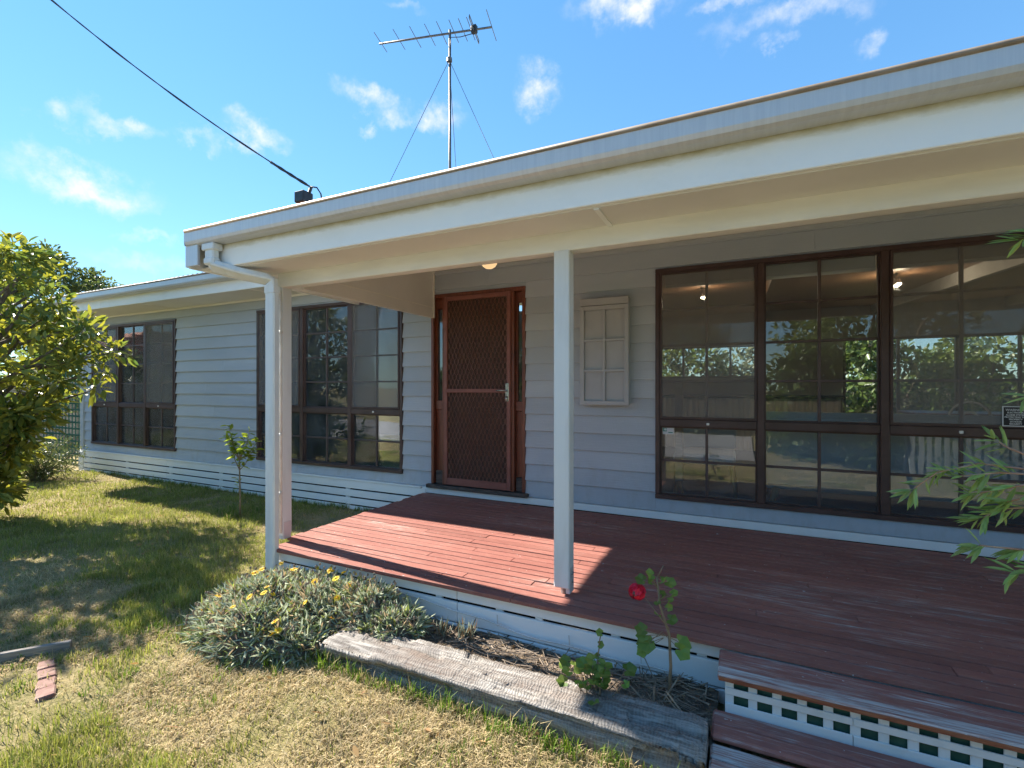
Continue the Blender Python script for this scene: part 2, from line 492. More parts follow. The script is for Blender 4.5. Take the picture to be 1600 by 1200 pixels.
M['soil'] = m.done(m.bsdf(cc, .95, 0, .1, m.math('ADD', a, b), .9, .02))
m = NM('lawn_thatch')
a = m.noise(m.coord((1, 1, 1)), 1.6, 8, .65); b = m.noise(m.coord((1, 1, 1)), 45, 7, .75); c3 = m.noise(m.coord((1, 1, 1)), .35, 4)
cc = m.mix(m.rng(a, .38, .62), (.17, .16, .06), (.33, .255, .135)); cc = m.mix(m.rng(b, .45, .7), cc, (.41, .33, .185))
cc = m.mix(m.rng(b, .25, .40, .8, 0), cc, (.09, .07, .04))
M['lawn'] = m.done(m.bsdf(cc, .95, 0, .05, b, .9, .02))
def leafy(name, trans=.35, rough=.45, spec=.35, glos=True):
    m = NM(name)
    at = m.n('ShaderNodeVertexColor', layer_name='Col')
    pb = m.bsdf(at.outputs['Color'], rough, 0, spec)
    tl = m.n('ShaderNodeBsdfTranslucent'); h = m.n('ShaderNodeHueSaturation'); h.inputs['Value'].default_value = 1.25; h.inputs['Saturation'].default_value = 1.1
    m.l(at.outputs['Color'], h.inputs['Color']); m.l(h.outputs['Color'], tl.inputs['Color'])
    mx = m.n('ShaderNodeMixShader'); mx.inputs[0].default_value = trans
    m.l(pb.outputs[0], mx.inputs[1]); m.l(tl.outputs[0], mx.inputs[2])
    return m.done(mx)
M['leaf'] = leafy('foliage', .38, .38, .45)
M['blade'] = leafy('grass_blades', .3, .6, .2)
M['silver'] = leafy('silver_leaves', .2, .7, .15)
def leafmat(name, c1, c2, trans=.3):
    m = NM(name)
    c = m.mix(m.rng(m.noise(m.coord((1, 1, 1), rand=1), 9, 4), .35, .7), c1, c2); c = m.randval(c, .3)
    pb = m.bsdf(c, .42, 0, .4); tl = m.n('ShaderNodeBsdfTranslucent'); m.l(c, tl.inputs['Color'])
    mx = m.n('ShaderNodeMixShader'); mx.inputs[0].default_value = trans
    m.l(pb.outputs[0], mx.inputs[1]); m.l(tl.outputs[0], mx.inputs[2]); return m.done(mx)
M['magnolia'] = leafmat('magnolia_leaf', (.11, .17, .045), (.33, .31, .05), .45)
M['bottlebrush'] = leafmat('bottlebrush_leaf', (.29, .43, .11), (.42, .53, .19), .4)
M['geranium'] = leafmat('geranium_leaf', (.12, .22, .035), (.24, .30, .06), .35)
M['citrus'] = leafmat('citrus_leaf', (.26, .36, .030), (.44, .47, .045), .5)
M['petal_red'] = pmat('red_petal', (.62, .006, .035), (.75, .02, .06), ns=30, rough=.55)
M['petal_yellow'] = pmat('yellow_petal', (.80, .52, .012), (.86, .62, .03), ns=30, rough=.55)
M['flower_eye'] = pmat('flower_eye', (.55, .25, .01), rough=.7)
M['bark'] = pmat('bark', (.11, .085, .065), (.22, .18, .14), sc=(6, 6, 1), ns=6, rough=.9, bump=.6, bsc=(6, 6, 1), bns=10)
M['twig'] = pmat('dry_twig', (.20, .15, .11), (.34, .27, .20), ns=20, rough=.9)
M['stem'] = pmat('young_stem', (.22, .17, .10), (.30, .20, .13), ns=20, rough=.7)
M['redstem'] = pmat('reddish_stem', (.33, .19, .13), (.45, .36, .28), ns=14, rough=.6)
M['trellis'] = pmat('green_trellis', (.018, .085, .055), (.03, .11, .07), ns=12, rough=.6)
M['lat_white'] = pmat('lattice_white', (.70, .72, .72), (.58, .60, .58), ns=9, lo=.5, hi=.8, rough=.6)
M['green_ply'] = pmat('green_backing', (.018, .075, .055), (.055, .13, .10), ns=14, lo=.45, hi=.8, rough=.6)
M['conduit'] = pmat('conduit', (.68, .67, .65), (.55, .53, .50), ns=9, rough=.45)
M['black'] = pmat('black_plastic', (.018, .018, .02), (.03, .03, .035), ns=20, rough=.45)
M['steel'] = pmat('galvanised', (.30, .31, .32), (.42, .43, .43), ns=30, rough=.4, metallic=.8)
M['mast'] = pmat('antenna_metal', (.10, .10, .11), (.17, .16, .15), ns=20, rough=.45, metallic=.6)
M['brick'] = pmat('old_brick', (.20, .10, .08), (.31, .21, .165), ns=14, rough=.9, bump=.6, bns=40)
M['edge_timber'] = pmat('grey_edging', (.22, .19, .165), (.33, .29, .25), sc=(1, 10, 10), ns=7, rough=.9, bump=.5, bsc=(1, 8, 8), bns=12)
M['plaster'] = pmat('inside_wall', (.34, .31, .27), (.30, .275, .24), ns=2, rough=.8)
m = NM('ceiling_lining')
g = m.noise(m.coord((.7, 9, 9)), 5, 7, .65, .4)
w = m.n('ShaderNodeTexWave', wave_type='BANDS', bands_direction='Y'); w.inputs['Scale'].default_value = 3.4
m.l(m.coord((1, 1, 1)), w.inputs['Vector'])
cc = m.mix(m.rng(g, .3, .7), (.19, .10, .055), (.30, .17, .095)); cc = m.mix(m.rng(w.outputs['Fac'], .0, .12, .8, 0), cc, (.03, .014, .008))
M['lining'] = m.done(m.bsdf(cc, .45, 0, .4))
M['carpet'] = pmat('slate_carpet', (.10, .115, .135), (.14, .155, .175), ns=30, rough=.95)
M['sofa'] = pmat('blue_grey_fabric', (.33, .41, .48), (.42, .50, .57), sc=(1, 1, 1), ns=140, rough=.95, bump=.5, bns=220)
M['pale_wood'] = pmat('pale_wood', (.46, .30, .17), (.38, .24, .13), sc=(6, 6, 1), ns=6, rough=.5)
M['grey_wood'] = pmat('grey_wood', (.25, .22, .18), (.36, .32, .26), sc=(1, 8, 8), ns=7, rough=.8)
M['blue_cloth'] = pmat('blue_bedcover', (.10, .20, .28), (.18, .30, .39), ns=3.5, rough=.9, bump=.6, bns=7, bd=.03)
M['grey_cloth'] = pmat('grey_bedcover', (.33, .37, .42), (.45, .49, .53), ns=3.5, rough=.9, bump=.6, bns=7, bd=.03)
M['white_int'] = pmat('white_joinery', (.60, .60, .58), (.55, .55, .53), ns=3, rough=.5)
M['blind'] = pmat('blind_fabric', (.45, .45, .44), (.40, .40, .39), ns=5, rough=.9)
M['rail'] = pmat('blind_rail', (.78, .78, .76), rough=.4)
M['yellow'] = pmat('yellow_paint', (.55, .36, .07), (.48, .31, .06), ns=3, rough=.6)
M['render_wall'] = pmat('rendered_wall', (.42, .40, .37), (.47, .45, .42), ns=2, rough=.9)
M['terracotta'] = pmat('terracotta', (.42, .14, .075), (.50, .20, .11), ns=5, rough=.85, rv=.12)
M['picket'] = pmat('picket_paint', (.66, .66, .63), (.58, .58, .55), ns=5, rough=.7)
M['concrete'] = pmat('pale_concrete', (.26, .245, .235), (.32, .30, .29), ns=1.5, rough=.9)
M['shed'] = pmat('pale_sheet', (.55, .56, .56), (.48, .49, .49), ns=2, rough=.6)
def emit(name, c, s):
    m = NM(name); e = m.n('ShaderNodeEmission'); e.inputs['Color'].default_value = (*c, 1); e.inputs['Strength'].default_value = s; return m.done(e)
M['globe'] = emit('lit_globe', (1.0, .66, .32), .12)
M['spot'] = emit('lit_spot', (1.0, .78, .45), 9.0)
M['sign_black'] = pmat('sign_black', (.012, .013, .018), rough=.5)
M['sign_white'] = pmat('sign_white', (.62, .64, .66), rough=.6)
M['sign_green'] = pmat('sign_green', (.01, .22, .16), rough=.6)

# ================================================================== the house
house = root('house', (-2.5, 0.0, 0.05), 'grey weatherboard house with brown windows and a deep front porch roof', 'house')
WX0, WX1 = -10.66, 6.4
OPEN = [(-10.36, -7.895, .555, 2.60), (-6.03, -3.535, .55, 2.60), (-3.135, -1.985, .44, 2.575), (-.705, 1.87, .555, 2.605)]
# structural wall behind the boards
mb = MB()
xs = WX0
for x0, x1, z0, z1 in OPEN:
    mb.box(xs, x0, .002, .11, .425, 3.05)
    mb.box(x0, x1, .002, .11, .425, z0)
    mb.box(x0, x1, .002, .11, z1, 3.05)
    xs = x1
mb.box(xs, WX1, .002, .11, .1, 3.05)
wall = mb.build('wall', M['trim_grey'], house)
# weatherboards, one object each
PITCH = .168
def board_seg(x0, x1, z0, z1, zb):
    """one lapped board; the lap profile follows the height inside its own row"""
    def yy(z): return -.028 + .023 * (z - zb) / PITCH
    poly = [(0.001, z0), (yy(z0) + .002, z0), (yy(z0 + .004), z0 + .004), (yy(z1), z1), (.001, z1)]
    return MB().prism(poly, 'x', x0 + .0008, x1 - .0008).build('weatherboard', M['board'], wall)
rw = random.Random(5)
for k in range(0, 15):
    zb = .438 + PITCH * k; zt = min(zb + PITCH + .004, 3.0)
    cuts = []
    for x0, x1, z0, z1 in OPEN:
        if z0 <= zb + .004 and z1 >= zt - .004: cuts.append((x0, x1, None))
        elif z0 < zt and z1 > zb:
            if z0 > zb + .01: cuts.append((x0, x1, (zb, z0)))
            elif z1 < zt - .01: cuts.append((x0, x1, (z1, zt)))
            else: cuts.append((x0, x1, None))
    xs = WX0
    spans = []
    for x0, x1, rem in cuts:
        if x0 > xs: spans.append((xs, x0, zb, zt))
        if rem: spans.append((x0, x1, rem[0], rem[1]))
        xs = x1
    spans.append((xs, WX1, zb, zt))
    for a, b, z0, z1 in spans:
        L = b - a
        if L > 3.2:
            n = int(L // 3.2) + 1
            js = sorted([a + L * (i + rw.uniform(-.25, .25)) / n for i in range(1, n)])
        elif L > 1.4 and rw.random() < .3: js = [a + L * rw.uniform(.3, .7)]
        else: js = []
        for p, q in zip([a] + js, js + [b]):
            board_seg(p, q, z0, z1, zb)
# corner stop at the left end, and the top trim under the porch ceiling
bx('corner_stop', M['trim_grey'], house, WX0 - .055, WX0 + .055, -.045, .06, .41, 2.80, .004)
bx('corner_stop_base', M['white'], house, WX0 - .075, WX0 + .062, -.058, .07, .04, .405, .004)
bx('side_wall', M['trim_grey'], house, WX0 - .03, WX0 + .08, .115, 6.28, .1, 3.05, 0)
bx('side_wall', M['trim_grey'], house, WX1 - .08, WX1 + .03, .115, 6.28, .1, 3.05, 0)
bx('wall_trim', M['trim_grey'], house, -3.06, WX1, -.034, .0, 2.80, 2.86, .003)
bx('base_strip', M['white'], house, -3.26, 4.6, -.030, .0, .366, .432, .004)
# slatted skirting below the bedroom wall
bx('skirting_cap', M['white'], house, WX0 + .064, -3.262, -.052, -.0, .412, .434, .004)
for z0, z1 in ((.316, .408), (.217, .298), (.123, .199), (.030, .105)):
    xs = [WX0 + .066, -8.1, -5.55, -3.2]
    for a, b in zip(xs, xs[1:]):
        bx('skirting_slat', M['white'], house, a, b - .003, -.040, -.020, z0, z1, .003)
x = WX0 + .15
while x < -3.3:
    bx('skirting_stump', M['white'], house, x, x + .06, -.018, .0, .03, .41, 0); x += 1.22
bx('skirting_gap_shade', M['dark'], house, WX0 + .06, 6.2, .12, .16, .0, .42, 0)  # added black sheet, stands in for the shade behind the slat gaps

# ------------------------------------------------------------------ windows
def window(x0, x1, z0, z1, zm, screens, label, mull):
    y0, y1 = -.034, .055
    t = .038
    f = MB()
    f.box(x0, x1, y0, y1, z1 - t, z1, .004).box(x0, x1, y0 - .008, y1, z0, z0 + t, .004)
    f.box(x0, x0 + t, y0 + .001, y1 - .001, z0 + t, z1 - t, .004).box(x1 - t, x1, y0 + .001, y1 - .001, z0 + t, z1 - t, .004)
    win = f.build('window', M['brown'], house)
    win['label'] = label
    edges = [x0 + t] + list(mull) + [x1 - t]
    for xm in mull:
        bx('mullion', M['brown'], win, xm - .027, xm + .027, y0 - .002, y1 - .004, z0 + t, z1 - t, .004)
    wr = random.Random(int(abs(x0) * 100))
    for i in range(len(edges) - 1):
        a = edges[i] + (.027 if i else 0); b = edges[i + 1] - (.027 if i < len(edges) - 2 else 0)
        bx('transom', M['brown'], win, a, b, y0 + .002, y1 - .006, zm - .034, zm + .034, .005)
        # thin sash lining round the panes
        for s0, s1, rows in ((zm + .034, z1 - t, 4), (z0 + t, zm - .034, 2)):
            st = .012
            sm = MB()
            sm.box(a, a + st, -.006, .040, s0, s1, .002).box(b - st, b, -.006, .040, s0, s1, .002)
            sm.box(a + st, b - st, -.005, .039, s0, s0 + st, .002).box(a + st, b - st, -.005, .039, s1 - st, s1, .002)
            sm.build('sash', M['brown'], win)
            aa, bb, c0, c1 = a + st, b - st, s0 + st, s1 - st
            xm = (aa + bb) / 2
            bx('glazing_bar', M['bar'], win, xm - .011, xm + .011, .002, .028, c0, c1, .002)
            for r in range(1, rows):
                zz = c0 + (c1 - c0) * r / rows
                for u0, u1 in ((aa, xm - .008), (xm + .008, bb)):
                    bx('glazing_bar', M['bar'], win, u0, u1, .003, .027, zz - .010, zz + .010, .002)
            for cx0, cx1 in ((aa, xm - .008), (xm + .008, bb)):
                for r in range(rows):
                    p0 = c0 + (c1 - c0) * r / rows + (.008 if r else 0); p1 = c0 + (c1 - c0) * (r + 1) / rows - (.008 if r < rows - 1 else 0)
                    tx = wr.gauss(0, .0016) ; tz = wr.gauss(0, .0016)
                    w2 = (cx1 - cx0) / 2; h2 = (p1 - p0) / 2
                    v = []
                    for yb in (.013, .017):
                        for sx, sz in ((-1, -1), (1, -1), (1, 1), (-1, 1)):
                            v.append(((cx0 + cx1) / 2 + sx * w2, yb + sx * w2 * tx + sz * h2 * tz, (p0 + p1) / 2 + sz * h2))
                    MB().add(v, [(0, 1, 2, 3), (7, 6, 5, 4), (0, 4, 5, 1), (1, 5, 6, 2), (2, 6, 7, 3), (3, 7, 4, 0)]).build('pane', M['glass'], win)
        if i in screens:
            q = MB()
            q.box(a + .002, a + .020, -.040, -.024, zm + .036, z1 - t - .002, .002).box(b - .020, b - .002, -.040, -.024, zm + .036, z1 - t - .002, .002)
            q.box(a + .020, b - .020, -.039, -.025, zm + .036, zm + .056, .002).box(a + .020, b - .020, -.039, -.025, z1 - t - .022, z1 - t - .002, .002)
            sf = q.build('screen_frame', M['brown'], win)
            MB().box(a + .018, b - .018, -.0335, -.0325, zm + .05, z1 - t - .018).build('flyscreen', M['flyscreen'], win)
    # little wind-up catches on the transom
    for i in screens:
        xm = (edges[i] + edges[i + 1]) / 2
        bx('catch', M['rail'], win, xm - .012, xm + .010, y0 - .012, y0 + .004, zm - .012, zm + .008, .003)
    return win
window(-10.36, -7.895, .555, 2.60, 1.25, (0, 2), 'three-light brown window at the far left end', (-9.515, -8.72))
window(-6.03, -3.535, .55, 2.60, 1.255, (0, 2), 'three-light brown window beside the front door', (-5.165, -4.34))
window(-.705, 1.87, .555, 2.605, 1.232, (0, 2), 'large brown living room window on the porch', (.136, .963))

# ------------------------------------------------------------------ front door with security screen
fr = MB()
DX0, DX1, DZ0, DZ1 = -3.135, -1.985, .475, 2.575
fr.box(DX0, DX1, -.03, .10, DZ1 - .04, DZ1, .004)
fr.box(DX0, DX0 + .035, -.029, .10, DZ0, DZ1 - .04, .004).box(DX1 - .035, DX1, -.029, .10, DZ0, DZ1 - .04, .004)
fr.box(-2.985, -2.945, -.028, .10, DZ0, DZ1 - .04, .004).box(-2.150, -2.110, -.028, .10, DZ0, DZ1 - .04, .004)
door = fr.build('door_frame', M['door_wood'], house)
door['label'] = 'stained red-brown timber door frame with narrow sidelights'
for a, b in ((-3.100, -2.985), (-2.110, -2.020)):
    bx('sidelight_panel', M['door_wood'], door, a, b, .030, .06, .476, 1.30, .003)
    bx('sidelight_rail', M['door_wood'], door, a, b, .010, .062, 1.302, 1.40, .004)
    bx('sidelight_stile', M['door_wood'], door, a, a + .022, .020, .06, 1.402, 2.53, .003)
    bx('sidelight_stile', M['door_wood'], door, b - .022, b, .020, .06, 1.402, 2.53, .003)
    bx('sidelight_rail', M['door_wood'], door, a + .022, b - .022, .020, .06, 2.42, 2.53, .003)
    bx('sidelight_pane', M['glass'], door, a + .022, b - .022, .035, .039, 1.402, 2.42, 0)
    bx('sidelight_block', M['sill_wood'], door, a + .01, b - .01, .0, .029, .476, .62, .004)
bx('door_leaf', M['door_wood'], door, -2.944, -2.151, .058, .095, .478, 2.53, .004)
for zc0, zc1 in ((.62, 1.30), (1.45, 2.42)):
    for xa, xb in ((-2.86, -2.58), (-2.51, -2.23)):
        bx('door_panel', M['door_wood'], door, xa, xb, .046, .057, zc0, zc1, .008)
# screen door: frame, mid rail, expanded-metal grille, handle
SX0, SX1, SZ0, SZ1 = -2.950, -2.142, .484, 2.532
s = MB()
s.box(SX0, SX0 + .042, -.052, -.029, SZ0, SZ1, .004).box(SX1 - .042, SX1, -.052, -.029, SZ0, SZ1, .004)
s.box(SX0 + .042, SX1 - .042, -.051, -.030, SZ1 - .045, SZ1, .004).box(SX0 + .042, SX1 - .042, -.051, -.030, SZ0, SZ0 + .075, .004)
s.box(SX0 + .042, SX1 - .042, -.054, -.030, 1.488, 1.530, .004)
sdoor = s.build('screen_door', M['screen_frame'], house)
sdoor['label'] = 'brown expanded-metal security screen door'
g = MB()
gx0, gx1 = SX0 + .040, SX1 - .040
def strand(z0, z1):
    nx = 31; pw = (gx1 - gx0) / nx; nz = int((z1 - z0) / .0275)
    ph = (z1 - z0) / nz
    for i in range(nx):
        for j in range(nz):
            za = z0 + j * ph; xm = gx0 + pw * (i + .5)
            # long upright hexagons: a slanted and a straight piece per step, mirrored on every other row
            sgn = 1 if (i + j // 2) % 2 == 0 else -1
            wv = .0026
            if j % 2 == 0:
                xa = xm + sgn * pw * .36; xb = xm - sgn * pw * .36 if False else xm + sgn * pw * .36
            else:
                xa = xm + sgn * pw * .36; xb = xm - sgn * pw * .36
            g.add([(xa - wv, -.041, za), (xa + wv, -.043, za), (xb + wv, -.043, za + ph), (xb - wv, -.041, za + ph),
                   (xa - wv, -.038, za), (xb - wv, -.038, za + ph)], [(0, 1, 2, 3), (0, 3, 5, 4)])
strand(SZ0 + .073, 1.489); strand(1.529, SZ1 - .043)
tag(g.build('grille', M['grille'], sdoor, fix=False), kind='stuff')
m = NM('insect_mesh'); df = m.n('ShaderNodeBsdfDiffuse'); df.inputs['Color'].default_value = (.12, .075, .060, 1); tr = m.n('ShaderNodeBsdfTransparent')
mx = m.n('ShaderNodeMixShader'); mx.inputs[0].default_value = .55; m.l(tr.outputs[0], mx.inputs[1]); m.l(df.outputs[0], mx.inputs[2])
MB().box(gx0, gx1, -.0345, -.0335, SZ0 + .07, SZ1 - .04).build('insect_mesh', m.done(mx), sdoor)
hd = MB().box(-2.196, -2.158, -.062, -.052, 1.40, 1.59, .006)
handle = hd.build('handle', M['chrome'], sdoor)
MB().tube([(-2.177, -.062, 1.51), (-2.177, -.10, 1.51), (-2.20, -.108, 1.512), (-2.28, -.104, 1.515)], [.009, .009, .009, .007], 8).build('lever', M['chrome'], handle, True)
MB().lathe([(.012, 0), (.014, .02), (.008, .05)], (-2.177, -.068, 1.41), 8).build('lock', M['chrome'], handle, True)
for zc in (.75, 1.5, 2.25):
    MB().tube([(SX0 - .004, -.046, zc - .05), (SX0 - .004, -.046, zc + .05)], .008, 8).build('hinge', M['screen_frame'], sdoor)
bx('door_sill', M['sill_wood'], house, -3.175, -1.945, -.075, .10, .434, .474, .006)

# ------------------------------------------------------------------ roof, gutters, soffits
ROOF_X0 = -11.85
def rz(y): return 2.730 + .176 * (y + 2.28)
def roof_sheet(name, x0, x1, y0, y1, z0, z1):
    n = int((x1 - x0) / .05); v = []; f = []
    for i in range(n + 1):
        x = x0 + (x1 - x0) * i / n
        for y, z in ((y0, z0), (y1, z1)):
            v.append((x, y, z + (.008 if i % 2 else -.008)))
    nv = len(v)
    v += [(p[0], p[1], p[2] - .012) for p in v]
    for i in range(n):
        f.append((2 * i, 2 * i + 1, 2 * i + 3, 2 * i + 2)); f.append((nv + 2 * i, nv + 2 * i + 2, nv + 2 * i + 3, nv + 2 * i + 1))
    return MB().add(v, f).build(name, M['roof'], house, fix=False)
roof_sheet('roof', ROOF_X0, 7.0, -.60, 5.0, rz(-.60), rz(5.0))
roof_sheet('roof', ROOF_X0, 7.0, 5.0, 6.9, rz(5.0), rz(5.0) - .176 * 1.9)
roof_sheet('porch_roof', -3.76, 7.0, -2.26, -.58, rz(-2.26), rz(-.58) + .004)

def gutter(name, x0, x1, yf, zt, h=.112, w=.10, parent=house):
    """quad gutter: front lip at yf, back at yf + w"""
    poly = [(yf + w, zt - h), (yf + .028, zt - h), (yf + .010, zt - h + .010), (yf + .001, zt - h + .030), (yf, zt - .016), (yf - .004, zt - .012),
            (yf - .004, zt), (yf + .012, zt), (yf + .012, zt - .010), (yf + .004, zt - .018), (yf + .005, zt - h + .032), (yf + .014, zt - h + .015),
            (yf + .030, zt - h + .004), (yf + w - .004, zt - h + .004), (yf + w - .004, zt - .005), (yf + w, zt - .005)]
    gtr = MB().prism(poly, 'x', x0, x1).build(name, M['gutter'], parent)
    MB().tube([(x0 + .005, yf + .002, zt - .004), (x1, yf + .002, zt - .004)], .0125, 8).build('gutter_bead', M['gutter_lip'], gtr, True)
    return gtr
pg = gutter('gutter', -3.745, 7.0, -2.306, 2.708)
MB().prism([(-2.303, 2.600), (-2.303, 2.706), (-2.21, 2.702), (-2.21, 2.600)], 'x', -3.749, -3.746).build('gutter_end', M['gutter'], pg)
lg = gutter('gutter', ROOF_X0, -3.80, -.655, 2.995, .105, .11)
# fascias
bx('fascia', M['fascia'], house, -3.50, .92, -2.204, -2.176, 2.434, 2.63, .004)
bx('fascia', M['fascia'], house, .923, 7.0, -2.204, -2.176, 2.434, 2.63, .004)
xs = [ROOF_X0, -8.9, -3.80]
for a, b in zip(xs, xs[1:]):
    bx('fascia', M['white'], house, a, b - .003, -.545, -.518, 2.758, 2.93, .004)
# barge at the porch end and its grey front return
bg = MB().prism([(-2.262, 2.440), (-2.262, 2.700), (-.50, 3.02), (-.50, 2.440)], 'x', -3.762, -3.738)
bg.build('bargeboard', M['white'], house)
bx('barge_return', M['gutter'], house, -3.768, -3.620, -2.285, -2.263, 2.446, 2.62, .004)
bx('barge_flashing', M['gutter_lip'], house, -3.774, -3.764, -2.29, -.5, 2.62, 2.70, 0)
bx('verge_soffit', M['cream'], house, -3.737, -3.30, -2.175, -.56, 2.450, 2.462, 0)
# soffits: porch eave, with cover strips; bedroom eave
bx('soffit', M['soffit'], house, -3.50, 7.0, -2.176, -1.889, 2.428, 2.438, 0)
for x in (-.66, 2.3):
    bx('cover_strip', M['white'], house, x, x + .028, -2.174, -1.894, 2.419, 2.4275, .002)
bx('soffit', M['soffit'], house, ROOF_X0, -3.10, -.517, -.001, 2.762, 2.772, 0)
for x in (-10.3, -7.9, -5.5):
    bx('cover_strip', M['cream'], house, x, x + .03, -.516, -.022, 2.754, 2.7615, .002)
bx('soffit_bead', M['cream'], house, ROOF_X0, -3.12, -.040, -.020, 2.735, 2.7615, .003)
MB().prism([(-.545, 2.756), (-.545, 2.99), (-.001, 3.09), (-.001, 2.756)], 'x', ROOF_X0, ROOF_X0 + .025).build('bargeboard', M['white'], house)
# raked porch ceiling
def ceil_z(y): return 2.46 + .176 * (y + 1.8) + .06
MB().prism([(-1.80, ceil_z(-1.8)), (.0, ceil_z(0)), (.0, ceil_z(0) + .012), (-1.80, ceil_z(-1.8) + .012)], 'x', -3.10, 7.0).build('porch_ceiling', M['soffit'], house)
# beams
bx('front_beam', M['cream'], house, -3.262, 7.0, -1.8905, -1.812, 2.322, 2.452, .004)
bx('beam_backing', M['soffit'], house, -3.10, 7.0, -1.811, -1.785, 2.330, 2.60, .003)
e = MB().prism([(-1.784, 2.318), (-1.784, 2.60), (-.022, 2.86), (-.022, 2.318)], 'x', -3.135, -3.098)
eb = e.build('end_bulkhead', M['soffit'], house)
bx('bulkhead_strip', M['cream'], eb, -3.097, -3.092, -1.78, -.03, 2.425, 2.433, .001)
bx('bulkhead_corner', M['cream'], eb, -3.098, -3.085, -.045, -.022, 2.316, 2.86, .002)
MB().prism([(-1.80, 2.463), (-1.80, 2.62), (-.56, 2.82), (-.56, 2.463)], 'x', -3.30, -3.28).build('end_bulkhead', M['soffit'], house)
# posts
p1 = bx('post', M['post'], house, -.975, -.882, -1.894, -1.806, .405, 2.330, .006)
bx('post_bracket', M['gutter'], p1, -.905, -.8795, -1.885, -1.815, .376, .52, .002)
MB().tube([(-.93, -1.85, .364), (-.93, -1.85, .405)], .016, 8).build('post_bolt', M['steel'], p1)
for z in (.44, .485):
    MB().tube([(-.8795, -1.85, z), (-.872, -1.85, z)], .009, 8).build('bolt_head', M['steel'], p1)
p2 = bx('post', M['post'], house, -3.300, -3.212, -1.888, -1.800, .395, 2.330, .006)
bx('post_bracket', M['gutter'], p2, -3.29, -3.2095, -1.88, -1.81, .366, .50, .002)
p3 = bx('post', M['post'], house, 3.20, 3.29, -1.894, -1.806, .366, 2.330, .006)
# conduit on the corner post
cd = MB().tube([(-3.27, -1.96, 2.37), (-3.235, -1.925, 2.335), (-3.224, -1.902, 2.28), (-3.222, -1.899, 2.1), (-3.222, -1.899, .42)], .0135, 10)
cdo = cd.build('conduit', M['conduit'], p2, True)
for z in (1.96, 1.17, .72):
    bx('saddle_clip', M['conduit'], cdo, -3.245, -3.203, -1.917, -1.889, z, z + .022, .002)
# downpipe: outlet, offset and drop
def rect_pipe(pts, w, d):
    """rectangular pipe through points, w along x, d across"""
    v = []; f = []
    P = [Vector(p) for p in pts]
    for i, p in enumerate(P):
        t = (P[min(i + 1, len(P) - 1)] - P[max(i - 1, 0)]).normalized()
        u = Vector((1, 0, 0)); u = (u - t * u.dot(t)).normalized(); q = t.cross(u).normalized()
        r = .010
        for sx, sq in ((-1, -1), (1, -1), (1, 1), (-1, 1)):
            for ax, aq in (((0, r) if sx * sq > 0 else (r, 0)), ((r, 0) if sx * sq > 0 else (0, r))):
                v.append(p + u * sx * (w / 2 - ax) + q * sq * (d / 2 - aq))
    n = 8
    for i in range(len(P) - 1):
        for k in range(n): f.append((i * n + k, i * n + (k + 1) % n, (i + 1) * n + (k + 1) % n, (i + 1) * n + k))
    f.append(tuple(range(n))[::-1]); f.append(tuple(range((len(P) - 1) * n, len(P) * n)))
    return MB().add(v, f)
dx = -3.498
dp = rect_pipe([(dx, -2.255, 2.555), (dx, -2.255, 2.465), (dx + .010, -2.250, 2.435), (dx + .18, -2.155, 2.385), (dx + .350, -2.066, 2.340), (dx + .378, -2.054, 2.320), (dx + .380, -2.052, 2.27), (dx + .380, -2.052, .10)], .098, .052).build('downpipe', M['post'], house)
bx('outlet', M['post'], dp, dx - .066, dx + .066, -2.292, -2.215, 2.545, 2.594, .006)
bx('pipe_joint', M['post'], dp, dx - .056, dx + .056, -2.288, -2.222, 2.44, 2.495, .012)
bx('pipe_joint', M['post'], dp, dx + .380 - .0515, dx + .380 + .0515, -2.081, -2.023, 2.235, 2.29, .004)

# ================================================================== deck
deck = root('timber_deck', (.5, -1.0, .06), 'long worn red-painted timber deck under the porch', 'deck')
rd = random.Random(3)
DP = .0752
for i in range(27):
    y1 = -.032 - DP * i; y0 = y1 - .0648
    if i == 26: y0 = y1 - .066
    js = []
    x = -3.238 + rd.uniform(.8, 2.6)
    while x < 4.2:
        js.append(x); x += rd.uniform(1.8, 3.3)
    ends = [(-3.238 if i < 24 else -3.15) + rd.uniform(-.006, .010)] + js + [4.6]
    for a, b in zip(ends, ends[1:]):
        dz = rd.gauss(0, .0011); dy = rd.gauss(0, .0007)
        t = rd.gauss(0, .0012)
        o = MB().box(a, b - .002, y0 + dy, y1 + dy, .340, .3635 + dz, .0022)
        o.v = [(p[0], p[1], p[2] + (t if p[0] > (a + b) / 2 else -t)) for p in o.v]
        o.build('deck_board', M['deck'], deck)
# front skirting of the deck
for z0, z1, y in ((.268, .338, 0), (.130, .250, .002), (.040, .122, .001)):
    for a, b in zip([-3.21, -1.55, .35], [-1.553, .347, 4.55]):
        bx('skirting_board', M['white'], deck, a, b, -2.010 + y, -1.990 + y, z0, z1, .004)
for x in (-3.15, -2.62, -2.09, -1.72, -1.30, -1.05, -.62, -.20):
    bx('skirting_batten', M['white'], deck, x, x + .045, -1.986, -1.967, .03, .335, 0)
bx('deck_beam', M['edge_timber'], deck, -3.20, 4.5, -1.20, -1.14, .20, .338, 0)
for z0, z1 in ((.25, .338), (.14, .235), (.04, .125)):
    bx('side_board', M['white'], deck, -3.225, -3.205, -1.79, -.06, z0, z1, .003)
bx('underdeck_shade', M['dark'], deck, -3.18, 4.5, -1.90, -1.88, .0, .33, 0)  # black sheet added as the underdeck shade between the skirting boards

